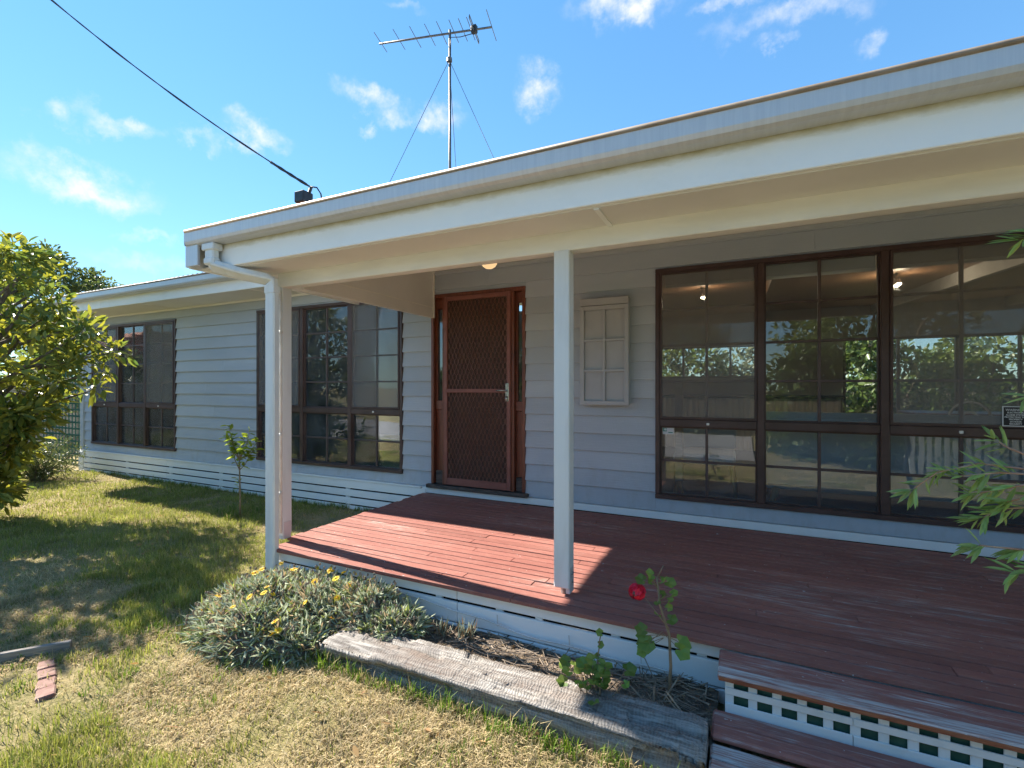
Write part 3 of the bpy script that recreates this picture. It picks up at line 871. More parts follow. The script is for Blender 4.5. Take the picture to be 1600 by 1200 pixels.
# ================================================================== steps
steps = root('deck_steps', (.5, -2.3, .05), 'peeling red timber steps with white lattice risers at the deck edge', 'steps')
SXL, SXR = -.095, 1.62
for y0, y1, mt, z in ((-2.118, -2.046, 'step', .3345), (-2.188, -2.121, 'step', .334), (-2.262, -2.191, 'nosing', .333)):
    bx('tread_board', M[mt], steps, SXL, SXR, y0, y1, z - .026, z, .005)
bx('nosing_edge', M['rust'], steps, SXL + .004, SXR - .004, -2.2655, -2.2625, .309, .326, .001)
for i, (y0, y1, z) in enumerate(((-2.318, -2.238, .171), (-2.408, -2.323, .169), (-2.492, -2.413, .142), (-2.580, -2.497, .140))):
    bx('tread_board', M['step' if i < 2 else 'nosing'], steps, SXL - .018, SXR, y0, y1, z - .030, z, .009)
bx('riser_backing', M['green_ply'], steps, SXL + .03, SXR - .02, -2.212, -2.206, .10, .307, 0)
for z0, z1 in ((.240, .268), (.150, .202)):
    for a, b in ((SXL + .028, .385), (.388, SXR - .02)):
        bx('lattice_slat', M['lat_white'], steps, a, b, -2.234, -2.2265, z0, z1, .002)
x = SXL + .028
while x < SXR - .05:
    bx('lattice_slat', M['lat_white'], steps, x, x + .034, -2.2258, -2.2185, .150, .307, .002)
    x += .089
for x in (SXL + .05, .76, SXR - .08):
    bx('stringer', M['edge_timber'], steps, x, x + .04, -2.56, -2.24, .02, .109, 0)

# ================================================================== things on the porch
cab = root('wall_cabinet', (-1.15, -.02, 1.38), 'shallow grey wall cabinet with six-panel front beside the porch post', 'cabinet')
CX0, CX1, CZ0, CZ1 = -1.378, -.925, 1.383, 2.372
bx('cabinet_box', M['cab'], cab, CX0 + .004, CX1 - .004, -.094, -.02, CZ0 + .003, CZ1 - .003, .003)
bx('top_rail', M['cab'], cab, CX0, CX1, -.1235, -.0945, CZ1 - .064, CZ1, .002)
dr = MB()
dr.box(CX0, CX0 + .038, -.1225, -.0945, CZ0, CZ1 - .070, .002).box(CX1 - .038, CX1, -.1225, -.0945, CZ0, CZ1 - .070, .002)
dr.box(CX0 + .038, CX1 - .038, -.122, -.0945, CZ0, CZ0 + .038, .002).box(CX0 + .038, CX1 - .038, -.122, -.0945, CZ1 - .108, CZ1 - .070, .002)
cdoor = dr.build('door_frame', M['cab'], cab)
cx = (CX0 + CX1) / 2
bx('glazing_bar', M['cab'], cdoor, cx - .011, cx + .011, -.121, -.0945, CZ0 + .038, CZ1 - .108, .002)
for i in (1, 2):
    z = CZ0 + .038 + (CZ1 - CZ0 - .146) * i / 3
    for a, b in ((CX0 + .038, cx - .010), (cx + .010, CX1 - .038)):
        bx('glazing_bar', M['cab'], cdoor, a, b, -.120, -.0945, z - .011, z + .011, .002)
lamp = root('porch_light', (-1.875, -1.0, 2.60), 'small round lit porch light on the ceiling by the door', 'lamp')
MB().lathe([(.004, -.075), (.030, -.070), (.052, -.055), (.068, -.028), (.074, 0), (.070, .02)], (-1.875, -1.0, 2.594), 20).build('globe', M['globe'], lamp, True)
MB().lathe([(.072, .0), (.074, .03), (.060, .075)], (-1.875, -1.0, 2.612), 20).build('base', M['rail'], lamp, True)
# stickers on the glass
st = root('alarm_sticker', (-.60, .0, 1.17), 'small white and green sticker in lower left pane of porch window', 'sticker')
bx('card', M['sign_white'], st, -.648, -.552, .0095, .0115, 1.128, 1.188, 0)
MB().box(-.643, -.612, .0075, .0093, 1.152, 1.183).build('emblem', M['sign_green'], st)
MB().lathe([(.0105, 0), (.0105, .001)], (0, 0, 0), 14).build('emblem_disc', M['sign_white'], st).matrix_basis = Matrix.Translation((-.624, .0073, 1.169)) @ Matrix.Rotation(R(90), 4, 'X')
MB().box(-.598, -.560, .0078, .0093, 1.139, 1.147).build('lettering', M['sign_green'], st)
sg = root('warning_sign', (1.69, -.034, 1.35), 'small black warning notice with white border on right pane of porch window', 'sign')
bx('card', M['sign_black'], sg, 1.618, 1.742, -.0390, -.0375, 1.286, 1.412, 0)
b = MB().box(1.612, 1.618, -.0405, -.0373, 1.280, 1.418).box(1.742, 1.748, -.0405, -.0373, 1.280, 1.418).box(1.618, 1.742, -.0402, -.0374, 1.412, 1.418).box(1.618, 1.742, -.0402, -.0374, 1.280, 1.286)
b.build('border', M['sign_white'], sg)
for txt, z, sz in (('WARNING', 1.392, .021), ('ELECTRONIC', 1.374, .0145), ('ALARM SYSTEM', 1.358, .0145), ('PROTECTING THIS', 1.343, .0135), ('PROPERTY', 1.328, .0145), ('24 HOUR', 1.312, .0145), ('SECURITY', 1.297, .0145)):
    cu = bpy.data.curves.new('lettering', 'FONT'); cu.body = txt; cu.size = sz; cu.align_x = 'CENTER'; cu.align_y = 'CENTER'; cu.extrude = .0003; cu.offset = .0004
    cu.materials.append(M['sign_white'])
    tmp = bpy.data.objects.new('lettering', cu); col.objects.link(tmp)
    me = bpy.data.meshes.new_from_object(tmp.evaluated_get(bpy.context.evaluated_depsgraph_get())); bpy.data.objects.remove(tmp)
    o = bpy.data.objects.new('lettering', me); put(o, sg)
    o.matrix_basis = Matrix.Translation((1.68, -.0396, z)) @ Matrix.Rotation(R(90), 4, 'X')

# ================================================================== inside the house (seen through the panes)
FL = .47
inn = house
bx('room_floor', M['carpet'], inn, -10.6, 6.3, .112, 6.19, FL - .06, FL, 0)
# bedrooms
bx('bedroom_ceiling', M['white_int'], inn, -10.57, -3.28, .112, 6.19, 2.72, 2.74, 0)
bx('partition', M['white_int'], inn, -7.05, -6.97, .112, 6.19, FL, 2.72, 0)
bx('partition', M['white_int'], inn, -3.36, -3.28, .112, 6.19, FL, 2.72, 0)
bx('partition', M['plaster'], inn, -1.78, -1.70, .112, 6.19, FL, 3.02, 0)
# living room: raked timber lining, back wall with a wide window
lz = lambda y: 2.66 + .06 * y
MB().prism([(.112, lz(.112)), (6.2, lz(6.2)), (6.2, lz(6.2) + .03), (.112, lz(.112) + .03)], 'x', -1.70, 6.3).build('lined_ceiling', M['lining'], inn)
for x in (.25, 2.1, 3.9):
    MB().prism([(.15, lz(.15) - .14), (6.2, lz(6.2) - .14), (6.2, lz(6.2)), (.15, lz(.15))], 'x', x, x + .05).build('ceiling_beam', M['white_int'] if x > 1 else M['lining'], inn)
wb = MB()
BY = 6.2
wb.box(-1.70, -1.57, BY, BY + .08, FL, lz(BY)).box(-1.57, .23, BY, BY + .08, FL, 1.74).box(-1.57, .23, BY, BY + .08, 2.38, lz(BY))
wb.box(.23, 1.7, BY, BY + .08, FL, lz(BY)).box(1.7, 4.9, BY, BY + .08, 2.45, lz(BY)).box(1.7, 4.9, BY, BY + .08, FL, .75).box(4.9, 6.3, BY, BY + .08, FL, lz(BY))
for a_, b_, z_, w_ in ((-10.6, -10.2, .1, 3.4), (-10.2, -7.4, .1, .9), (-10.2, -7.4, 2.5, 3.4), (-7.4, -6.7, .1, 3.4), (-6.7, -3.7, .1, .9), (-6.7, -3.7, 2.5, 3.4), (-3.7, -1.70, .1, 3.4)):  # bedroom openings are added out of view to let daylight in
    wb.box(a_, b_, BY, BY + .08, z_, w_)
wb.build('back_wall', M['plaster'], inn)
for x0, x1, z0, z1, nx in ((-1.57, .23, 1.74, 2.38, 4), (1.7, 4.9, .75, 2.45, 4)):
    f = MB()
    for i in range(nx + 1):
        x = x0 + (x1 - x0) * i / nx
        f.box(x - .02, x + .02, BY - .01, BY + .05, z0 + .031, z1 - .031)
    f.box(x0 - .02, x1 + .02, BY - .012, BY + .052, z0, z0 + .03).box(x0 - .02, x1 + .02, BY - .012, BY + .052, z1 - .03, z1)
    f.build('rear_window', M['brown'], inn)

# sofa with its back to the window
sofa = root('sofa', (1.0, .62, FL), 'blue-grey fabric sofa with its back against the porch window', 'sofa')
bx('backrest', M['sofa'], sofa, .15, 2.05, .30, .50, .655, 1.33, .05)
bx('seat', M['sofa'], sofa, .31, 1.89, .505, 1.15, .66, .88, .05)
bx('armrest', M['sofa'], sofa, .15, .30, .505, 1.15, .66, 1.0, .04)
bx('armrest', M['sofa'], sofa, 1.90, 2.05, .505, 1.15, .66, 1.0, .04)
for x, y in ((.27, .36), (1.72, .36), (.27, 1.05), (1.72, 1.05)):
    sx = -.05 if x < 1 else .05
    MB().tube([(x + sx, y, FL), (x, y, .67)], [.016, .032], 10).build('leg', M['pale_wood'], sofa, True)
# timber chair standing left of the sofa
ch = root('armchair', (-.35, .75, FL), 'low grey armchair with splayed timber legs behind porch window', 'chair')
bx('seat', M['sofa'], ch, -.62, -.06, .50, 1.02, .80, .90, .02)
bx('backrest', M['sofa'], ch, -.62, -.06, 1.03, 1.10, .90, 1.22, .02)
for x, y, dx in ((-.58, .54, -.03), (-.10, .54, .05), (-.58, .98, -.03), (-.10, .98, .05)):
    MB().tube([(x + dx, y, FL), (x, y, .81)], [.014, .022], 8).build('leg', M['pale_wood'], ch, True)
st2 = root('timber_post', (-.55, .30, FL), 'brown timber display post just inside the porch window', 'post')
bx('shaft', M['grey_wood'], st2, -.575, -.505, .28, .35, .66, 1.60, .004)
for dx in (-.05, .05):
    MB().tube([(-.54 + dx, .315, FL), (-.54, .315, .665)], .012, 8).build('foot', M['pale_wood'], st2)
# dining setting
tb = root('dining_table', (2.9, 3.6, FL), 'timber dining table beyond the sofa', 'table')
bx('table_top', M['door_wood'], tb, 2.0, 3.8, 3.2, 4.1, 1.18, 1.22, .01)
for x, y in ((2.1, 3.3), (3.7, 3.3), (2.1, 4.0), (3.7, 4.0)):
    bx('leg', M['door_wood'], tb, x - .03, x + .03, y - .03, y + .03, FL, 1.179, .004)
def bentwood(x, y, lab):
    c = root('bentwood_chair', (x, y, FL), lab, 'chair', 'chairs at the dining table')
    MB().lathe([(.01, 0), (.20, 0), (.205, .02), (.19, .035)], (x, y, .90), 18).build('seat', M['white_int'], c, True)
    for hw, hh in ((.19, .46), (.11, .34)):
        pts = [(x - hw, y - .17, .92)] + [(x - hw * math.cos(math.pi * t / 8), y - .19, .92 + hh * .55 + hh * .45 * math.sin(math.pi * t / 8)) for t in range(9)] + [(x + hw, y - .17, .92)]
        MB().tube(pts, .013, 6).build('back_hoop', M['white_int'], c, True)
    for sx in (-1, 1):
        for sy in (-1, 1):
            MB().tube([(x + sx * .19, y + sy * .19, FL), (x + sx * .14, y + sy * .14, .90)], .014, 6).build('leg', M['white_int'], c, True)
bentwood(2.35, 2.95, 'white bentwood chair nearest the left end of the dining table')
bentwood(3.1, 2.95, 'white bentwood chair nearest the right end of the dining table')
# corrugated kitchen bar with a timber top
kb = root('kitchen_bar', (-.1, 4.6, FL), 'white corrugated kitchen bar with a dark top under the rear window', 'counter')
n = 90; v = []; f = []
for i in range(n + 1):
    x = -1.35 + 2.75 * i / n; yy = 4.60 + .012 * math.cos(i * math.pi / 1.5)
    v += [(x, yy, FL), (x, yy, 1.36)]
for i in range(n): f.append((2 * i, 2 * i + 1, 2 * i + 3, 2 * i + 2))
MB().add(v, f).build('corrugated_front', M['white_int'], kb, fix=False)
bx('bar_top', M['dark'], kb, -1.38, 1.45, 4.50, 5.1, 1.361, 1.41, .006)
bx('bar_body', M['white_int'], kb, -1.35, 1.40, 4.64, 5.05, FL, 1.36, 0)
# ceiling spot rails
for xs_, ys_, lab in ((-.445, 1.94, 'lit ceiling spotlight seen in left bay of porch window'), (1.52, 2.1, 'pair of lit ceiling spotlights seen in right bay of porch window')):
    zc = lz(ys_)
    sp = root('ceiling_spotlight', (xs_, ys_, zc - .1), lab, 'spotlight')
    MB().tube([(xs_, ys_ - .12, zc - .06), (xs_, ys_ + .12, zc - .02)], .012, 6).build('rail', M['steel'], sp)
    MB().tube([(xs_, ys_, zc - .03), (xs_, ys_, zc)], .02, 8).build('rose', M['steel'], sp)
    for k in ((0,) if xs_ < 1 else (-.05, .05)):
        ld = bpy.data.lights.new('spot_glow', 'POINT'); ld.energy = 1.3 if xs_ < 1 else .9; ld.color = (1.0, .80, .55); ld.shadow_soft_size = .03
        lo_ = bpy.data.objects.new('spot_glow', ld); put(lo_, sp); lo_.matrix_basis = Matrix.Translation((xs_ + .01, ys_ + k - .05, zc - .17))
        MB().tube([(xs_, ys_ + k, zc - .05), (xs_ + .005, ys_ + k - .03, zc - .12)], [.018, .030], 10).build('lamp_head', M['steel'], sp)
        MB().lathe([(.004, -.014), (.020, -.008), (.022, .0)], (xs_ + .006, ys_ + k - .034, zc - .124), 10).build('bulb', M['spot'], sp, True)
# roller blinds, rolled up to the head of each light
for wname, edges, zt, drop in (('far left window', (-10.33, -9.54, -8.745, -7.93), 2.56, .10), ('window beside the door', (-5.99, -5.19, -4.365, -3.575), 2.56, .10), ('porch window', (-.665, .11, .935, 1.83), 2.565, .105)):
    for i, lr in enumerate(('left', 'middle', 'right')):
        if wname == 'far left window' and i != 1: continue
        a, b = edges[i] + .03, edges[i + 1] - .01
        r = root('roller_blind', ((a + b) / 2, .10, zt), 'grey roller blind with white rail at top of %s bay of %s' % (lr, wname), 'blind', 'roller blinds')
        MB().tube([(a, .10, zt), (b, .10, zt)], .024, 10).build('roller', M['blind'], r, True)
        bx('fabric', M['blind'], r, a, b, .076, .0775, zt - drop, zt, 0)
        MB().tube([(a, .077, zt - drop), (b, .077, zt - drop)], .014, 8).build('bottom_rail', M['rail'], r, True)
# bedroom by the door: bed, bench, wardrobe, yellow door edge, television
bed = root('bed', (-4.6, 2.0, FL), 'bed under a dark blue cover behind the middle window', 'bed')
bx('base', M['dark'], bed, -5.2, -3.6, 1.25, 3.3, FL + .12, FL + .30, .01)
bx('cover', M['blue_cloth'], bed, -5.25, -3.5, 1.15, 3.3, FL + .24, 1.12, .07)
for x, y in ((-5.1, 1.35), (-3.7, 1.35), (-5.1, 3.2), (-3.7, 3.2)):
    bx('leg', M['grey_wood'], bed, x - .04, x + .04, y - .04, y + .04, FL, FL + .12, 0)
bench = root('timber_bench', (-4.3, .8, FL), 'grey timber bench at the foot of the blue bed', 'bench')
bx('seat', M['grey_wood'], bench, -5.05, -3.45, .62, .98, .80, .87, .01)
bx('leg', M['grey_wood'], bench, -4.96, -4.82, .66, .94, FL, .799, .008)
bx('leg', M['grey_wood'], bench, -3.66, -3.52, .66, .94, FL, .799, .008)
wd = root('wardrobe', (-6.3, .6, FL), 'white wardrobe at the left of the middle window', 'wardrobe')
bx('carcass', M['white_int'], wd, -6.9, -6.05, .3, .97, .58, 2.45, .005)
bx('plinth', M['dark'], wd, -6.88, -6.09, .32, .95, FL, .58, 0)
bx('edge_trim', M['yellow'], wd, -6.046, -6.012, .93, .99, .60, 2.35, .002)
tv = root('wall_screen', (-6.95, 2.3, 1.8), 'dark flat screen on the bedroom wall behind the middle window', 'screen')
bx('panel', M['black'], tv, -6.968, -6.92, 1.75, 2.85, 1.58, 2.08, .006)
bed2 = root('bed', (-8.4, 1.6, FL), 'bed with a pale grey cover behind the far left window', 'bed')
bx('base', M['dark'], bed2, -9.0, -7.2, .75, 2.7, FL + .10, FL + .28, .01)
bx('cover', M['grey_cloth'], bed2, -9.05, -7.1, .65, 2.7, FL + .22, 1.04, .08)
for x, y in ((-8.9, .85), (-7.3, .85), (-8.9, 2.6), (-7.3, 2.6)):
    bx('leg', M['grey_wood'], bed2, x - .04, x + .04, y - .04, y + .04, FL, FL + .10, 0)

# ================================================================== ground
GZ = .055
def ground_z(x, y):
    return GZ + .05 * (fbm(np.asarray(x) * .35 + 9, np.asarray(y) * .35 + 4, 3, 3) - .5) + .018 * (fbm(np.asarray(x) * 3.1, np.asarray(y) * 3.1, 8, 3) - .5)
def gz(x, y): return float(ground_z(np.array([x]), np.array([y]))[0])
def sheet(name, xs, ys, zf, mat):
    X, Y = np.meshgrid(xs, ys); Z = zf(X, Y)
    V = np.stack([X.ravel(), Y.ravel(), Z.ravel()], 1)
    nx, ny = len(xs), len(ys)
    i = np.arange(ny - 1)[:, None] * nx + np.arange(nx - 1)[None]; i = i.ravel()
    F = np.stack([i, i + 1, i + nx + 1, i + nx], 1)
    return tri_mesh(name, V, F, mat, smooth=True)
xs = np.concatenate([[-400, -150, -60, -30, -18], np.arange(-14, 4.01, .09), [8, 15, 30, 60, 150, 400]])
ys = np.concatenate([[-400, -150, -60, -30, -14], np.arange(-9, .35, .09), [2, 6, 12, 30, 60, 150, 400]])
tag(sheet('lawn_ground', xs, ys, ground_z, M['lawn']), kind='structure')

# ------------------------------------------------------------------ garden bed: soil mound and sleeper
def soil_z(x, y): return .118 + .05 * (fbm(x * 4, y * 4, 31, 4) - .5) + .03 * (fbm(x * 16, y * 16, 32, 3) - .5) + .03 * np.clip((-1.4 - x) / 1.5, 0, 1)
so = sheet('garden_bed', np.arange(-3.3, -.085, .025), np.arange(-2.42, -2.0, .025), soil_z, M['soil'])
tag(so, kind='structure')
sl = root('timber_sleeper', (-1.05, -2.48, .05), 'bleached cracked timber sleeper edging the garden bed', 'sleeper')
nu, nv_ = 150, 30
px0, px1 = -2.06, -.125
V = []; F = []
prof = []
y0s, y1s, z0s, z1s = -2.585, -2.345, .0, .185
per = []
for k in range(nv_):      # rectangle perimeter with rounded corners, from bottom front up over the top to the back
    t = k / (nv_ - 1)
    L1, L2, L3 = z1s - z0s, y1s - y0s, z1s - z0s; s_ = t * (L1 + L2 + L3)
    if s_ < L1: per.append((y0s, z0s + s_, 0))
    elif s_ < L1 + L2: per.append((y0s + s_ - L1, z1s, 1))
    else: per.append((y1s, z1s - (s_ - L1 - L2), 2))
for i in range(nu + 1):
    u = i / nu; x = px0 + (px1 - px0) * u
    for k, (y, z, side) in enumerate(per):
        gr = float(fbm(np.array([x * 1.3 + 3]), np.array([k * .55]), 41, 4)[0]) - .5
        sp = float(fbm(np.array([x * .9 + 8]), np.array([k * .22 + 5]), 45, 3)[0]) - .5
        rim = 1.0 - .45 * (k in (0, nv_ - 1))
        gv = float(fbm(np.array([x * 2.2 + 1]), np.array([k * 1.9]), 47, 2)[0]); d = .040 * gr + .040 * sp - (.022 if gr < -.11 else 0) - (.014 if gv > .66 else 0)
        rough = rnd.gauss(0, .0016)
        endf = min(1, min(u, 1 - u) * 40)
        if side == 0: y2, z2 = y - d + rough, z
        elif side == 1: y2, z2 = y, z + d + rough + .012 * (u - .5)
        else: y2, z2 = y + d, z
        V.append((x + rnd.gauss(0, .003), y2, z2 if side != 1 else z2 - (1 - endf) * .012))
for i in range(nu):
    for k in range(nv_ - 1):
        a = i * nv_ + k; F.append((a, a + 1, a + nv_ + 1, a + nv_))
sm = MB(); sm.add(V, F); sm.f.append(tuple(range(nv_))); sm.f.append(tuple(range(nu * nv_, (nu + 1) * nv_))[::-1])
sm.build('log', M['sleeper'], sl, True)

# ------------------------------------------------------------------ lawn blades
def blade_field(n, xr, yr, hmean, wmean, keep):
    x = rng.uniform(*xr, n); y = rng.uniform(*yr, n)
    k = keep(x, y) > rng.random(n)
    x = x[k]; y = y[k]; n = len(x)
    green = fbm(x * 1.1 + 5, y * 1.1 + 2, 51, 4) * .8 + .35 * (fbm(x * 5, y * 5, 57, 2) - .5)
    far = np.clip((-x - 2.2) / 3.5, 0, 1) * .16 + np.clip((y + 3.0) / 2.0, 0, 1) * .10
    g = np.clip((green + far - .475) / .13, 0, 1)
    isg = rng.random(n) < (.16 + .78 * g)
    h = hmean * (.45 + 1.1 * fbm(x * 4.1 + 3, y * 4.1, 95, 3)) * np.where(isg, rng.uniform(.55, 1.45, n) * (.65 + .7 * g), rng.uniform(.45, 1.35, n))
    w = wmean * rng.uniform(.6, 1.3, n)
    az = rng.uniform(0, 2 * np.pi, n); lean = np.where(isg, rng.uniform(.1, .9, n), rng.uniform(.6, 2.2, n))
    dx = np.cos(az); dy = np.sin(az); sx = -dy; sy = dx
    z = ground_z(x, y) - .004
    b = np.stack([x, y, z], 1); side = np.stack([sx, sy, 0 * x], 1) * w[:, None]
    d = np.stack([dx, dy, 0 * x], 1); up = np.array([[0, 0, 1.]])
    tot = h / np.sqrt(1 + lean ** 2 * .35)
    mid = b + up * (tot * .6)[:, None] + d * (tot * lean * .28)[:, None]
    tip = b + up * (tot * np.where(isg, .98, .8))[:, None] + d * (tot * lean * .95)[:, None]
    V = np.stack([b - side, b + side, mid - side * .75, mid + side * .75, tip], 1).reshape(-1, 3)
    i0 = np.arange(n)[:, None] * 5
    F = np.concatenate([i0 + [0, 1, 3], i0 + [0, 3, 2], i0 + [2, 3, 4]], 0)
    cg1 = np.array([.17, .22, .045]); cg2 = np.array([.36, .36, .09]); cs1 = np.array([.55, .45, .26]); cs2 = np.array([.37, .28, .15])
    t = rng.random((n, 1)); gcol = cg1 * t + cg2 * (1 - t); scol = cs1 * t + cs2 * (1 - t)
    c = np.where(isg[:, None], gcol, scol)
    mixd = ((rng.random((n, 1)) < .2) & isg[:, None]); c = np.where(mixd, c * .5 + cs1 * .5, c)
    cols = np.repeat(c, 5, 0).reshape(n, 5, 3).copy()
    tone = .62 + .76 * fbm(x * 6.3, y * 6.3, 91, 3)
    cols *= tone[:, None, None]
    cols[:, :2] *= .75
    return V, F, cols.reshape(-1, 3)
def lawn_keep(x, y):
    ok = np.ones_like(x)
    ok[(x > -3.24) & (y > -2.05)] = 0
    ok[(x > -2.08) & (y > -2.56)] = 0
    ok[(x > -3.05) & (y > -2.50)] = 0
    ok[(x > -.14) & (y > -2.58)] = 0
    ok[y > -.05] = 0
    bare = fbm(x * 1.7 + 2, y * 1.7 + 9, 71, 3)
    ok = ok * np.clip(1.15 - np.clip((bare - .60) / .1, 0, 1) * .75, 0, 1)
    p = (np.hypot((x + 3.05) / .45, (y + 3.45) / .30) < 1)
    ok[p] *= .25
    return ok
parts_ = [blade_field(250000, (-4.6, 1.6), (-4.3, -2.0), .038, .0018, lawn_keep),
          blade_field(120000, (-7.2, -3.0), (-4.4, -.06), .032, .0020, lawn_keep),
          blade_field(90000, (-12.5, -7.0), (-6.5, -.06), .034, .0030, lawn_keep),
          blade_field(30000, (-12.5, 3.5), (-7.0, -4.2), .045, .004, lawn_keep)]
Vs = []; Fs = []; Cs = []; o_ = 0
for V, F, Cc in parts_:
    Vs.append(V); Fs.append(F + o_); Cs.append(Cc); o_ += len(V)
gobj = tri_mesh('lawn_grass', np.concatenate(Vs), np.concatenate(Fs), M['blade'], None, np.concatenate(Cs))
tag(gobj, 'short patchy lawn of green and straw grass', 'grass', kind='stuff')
# taller tufts along the sleeper, skirting and beds
def tufts(n_t, spots, hm, wm, per_t=14):
    V = []; F = []; C_ = []
    for (x, y, s) in spots:
        for _ in range(per_t):
            a = rnd.uniform(0, 6.28); l = hm * s * rnd.uniform(.5, 1.2); ln = rnd.uniform(.15, .8)
            bxp = x + rnd.gauss(0, .018); byp = y + rnd.gauss(0, .018); z = gz(bxp, byp) - .003
            d = Vector((math.cos(a), math.sin(a), 0)); sd = Vector((-d.y, d.x, 0)) * wm
            b = Vector((bxp, byp, z)); m_ = b + Vector((0, 0, l * .6)) + d * l * ln * .3; t = b + Vector((0, 0, l)) * (1 - .25 * ln) + d * l * ln
            k = len(V); V += [b - sd, b + sd, m_ - sd * .7, m_ + sd * .7, t]
            F += [(k, k + 1, k + 3), (k, k + 3, k + 2), (k + 2, k + 3, k + 4)]
            c = (.13, .21, .03) if rnd.random() < .75 else (.42, .34, .18)
            f_ = rnd.uniform(.7, 1.25); C_ += [tuple(q * f_ for q in c)] * 5
    return np.array([tuple(v) for v in V]), np.array(F), np.array(C_)
spots = [(rnd.uniform(-2.1, -.2), -2.60 - abs(rnd.gauss(0, .03)), rnd.uniform(.5, 1.3)) for _ in range(90)]
spots += [(rnd.uniform(-10.3, -3.3), -.055 - abs(rnd.gauss(0, .03)), rnd.uniform(.5, 1.2)) for _ in range(190)]
spots += [(-5.19 + rnd.gauss(0, .14), -.86 + rnd.gauss(0, .12), rnd.uniform(.8, 1.5)) for _ in range(30)]
spots += [(rnd.uniform(-3.4, -2.1), -2.72 + rnd.gauss(0, .05), rnd.uniform(.5, 1.1)) for _ in range(40)]
for _ in range(420):
    x_, y_ = rnd.uniform(-4.2, -.2), rnd.uniform(-3.8, -2.68)
    if float(fbm(np.array([x_ * 2.3]), np.array([y_ * 2.3]), 66, 3)[0]) > .47: spots.append((x_, y_, rnd.uniform(.25, .75)))
V, F, Cc = tufts(0, spots, .085, .0022)
st_ = MB()
for _ in range(420):
    x_, y_ = rnd.uniform(-4.4, -.15), rnd.uniform(-3.9, -2.66); a_ = rnd.uniform(0, 6.28); l_ = rnd.uniform(.03, .09); z_ = gz(x_, y_)
    st_.tube([(x_, y_, z_ + .004), (x_ + l_ * .5 * math.cos(a_), y_ + l_ * .5 * math.sin(a_), z_ + rnd.uniform(.012, .030)), (x_ + l_ * math.cos(a_), y_ + l_ * math.sin(a_), z_ + rnd.uniform(.006, .045))], [.0014, .0012, .0007], 4)
tag(st_.build('dry_stalks', pmat('straw', (.62, .50, .29), (.48, .36, .20), ns=9, rough=.8), None), 'loose dry straw stalks lying on the lawn', 'straw', kind='stuff')
tag(tri_mesh('grass_tufts', V, F, M['blade'], None, Cc), 'longer tufts of grass along the sleeper and skirting', 'grass', kind='stuff')

# ------------------------------------------------------------------ leaves
def leaf_arrays(P, D, N, L, W, cols, fold=.18, droop=.12):
    """six-point folded leaves; P base, D direction, N up normal"""
    n = len(P); S = np.cross(D, N); S /= np.linalg.norm(S, axis=1, keepdims=True) + 1e-9
    N2 = np.cross(S, D)
    def pt(t, s, h): return P + D * (L * t)[:, None] + S * (W * s)[:, None] + N2 * (W * abs(s) * fold * 2 - L * droop * t * t + h)[:, None]
    z = np.zeros(n)
    V = np.stack([pt(0, 0, z), pt(.35, .5, z), pt(.72, .42, z), pt(1, 0, z), pt(.72, -.42, z), pt(.35, -.5, z)], 1).reshape(-1, 3)
    i0 = np.arange(n)[:, None] * 6
    F = np.concatenate([i0 + [0, 1, 2, 3], i0 + [0, 3, 4, 5]], 0)
    return V, F, np.repeat(cols, 6, 0)
def unit(v): return v / (np.linalg.norm(v, axis=1, keepdims=True) + 1e-9)
def clump_leaves(centres, radii, per, L, W, c1, c2, seed, up=.3, flat=.75):
    r = np.random.default_rng(seed)
    P = []; D = []
    for c, rad, k in zip(centres, radii, per):
        u = unit(r.normal(size=(k, 3))); rr = rad * r.random((k, 1)) ** .45
        P.append(np.array(c) + u * rr * np.array([1, 1, flat])); D.append(u)
    P = np.concatenate(P); D = np.concatenate(D); n = len(P)
    D = unit(D + r.normal(size=(n, 3)) * .55 + np.array([0, 0, up]) * r.uniform(-1, 1, (n, 1)))
    N = unit(np.array([0, 0, 1.]) + r.normal(size=(n, 3)) * .6)
    t = r.random((n, 1)); cols = np.array(c1) * t + np.array(c2) * (1 - t)
    return leaf_arrays(P, D, N, L * r.uniform(.65, 1.25, n), W * r.uniform(.7, 1.2, n), cols)
def single_leaf(name, L, W, mat, fold=.18, droop=.12):
    V, F, _ = leaf_arrays(np.zeros((1, 3)), np.array([[1., 0, 0]]), np.array([[0, 0, 1.]]), np.array([L]), np.array([W]), np.zeros((1, 3)), fold, droop)
    me = bpy.data.meshes.new(name); me.from_pydata([tuple(v) for v in V], [], [tuple(f) for f in F]); me.materials.append(mat); return me
def aim(p, d, n=(0, 0, 1), s=1.0):
    d = Vector(d).normalized(); y = Vector(n).cross(d)
    y = y.normalized() if y.length > 1e-5 else d.orthogonal().normalized(); z = d.cross(y)
    m_ = Matrix((d, y, z)).transposed().to_4x4()
    return Matrix.Translation(p) @ m_ @ Matrix.Scale(s, 4)
def limb(mbx, a, b, r0, r1, seed, n=7, sag=0.0):
    rr = random.Random(seed); a = Vector(a); b = Vector(b); pts = []; L = (b - a).length
    for i in range(n):
        t = i / (n - 1); p = a.lerp(b, t) + Vector((rr.gauss(0, .03), rr.gauss(0, .03), rr.gauss(0, .02))) * L * (1 if 0 < i < n - 1 else 0)
        pts.append(p)
    mbx.tube(pts, [r0 + (r1 - r0) * i / (n - 1) for i in range(n)], 7)

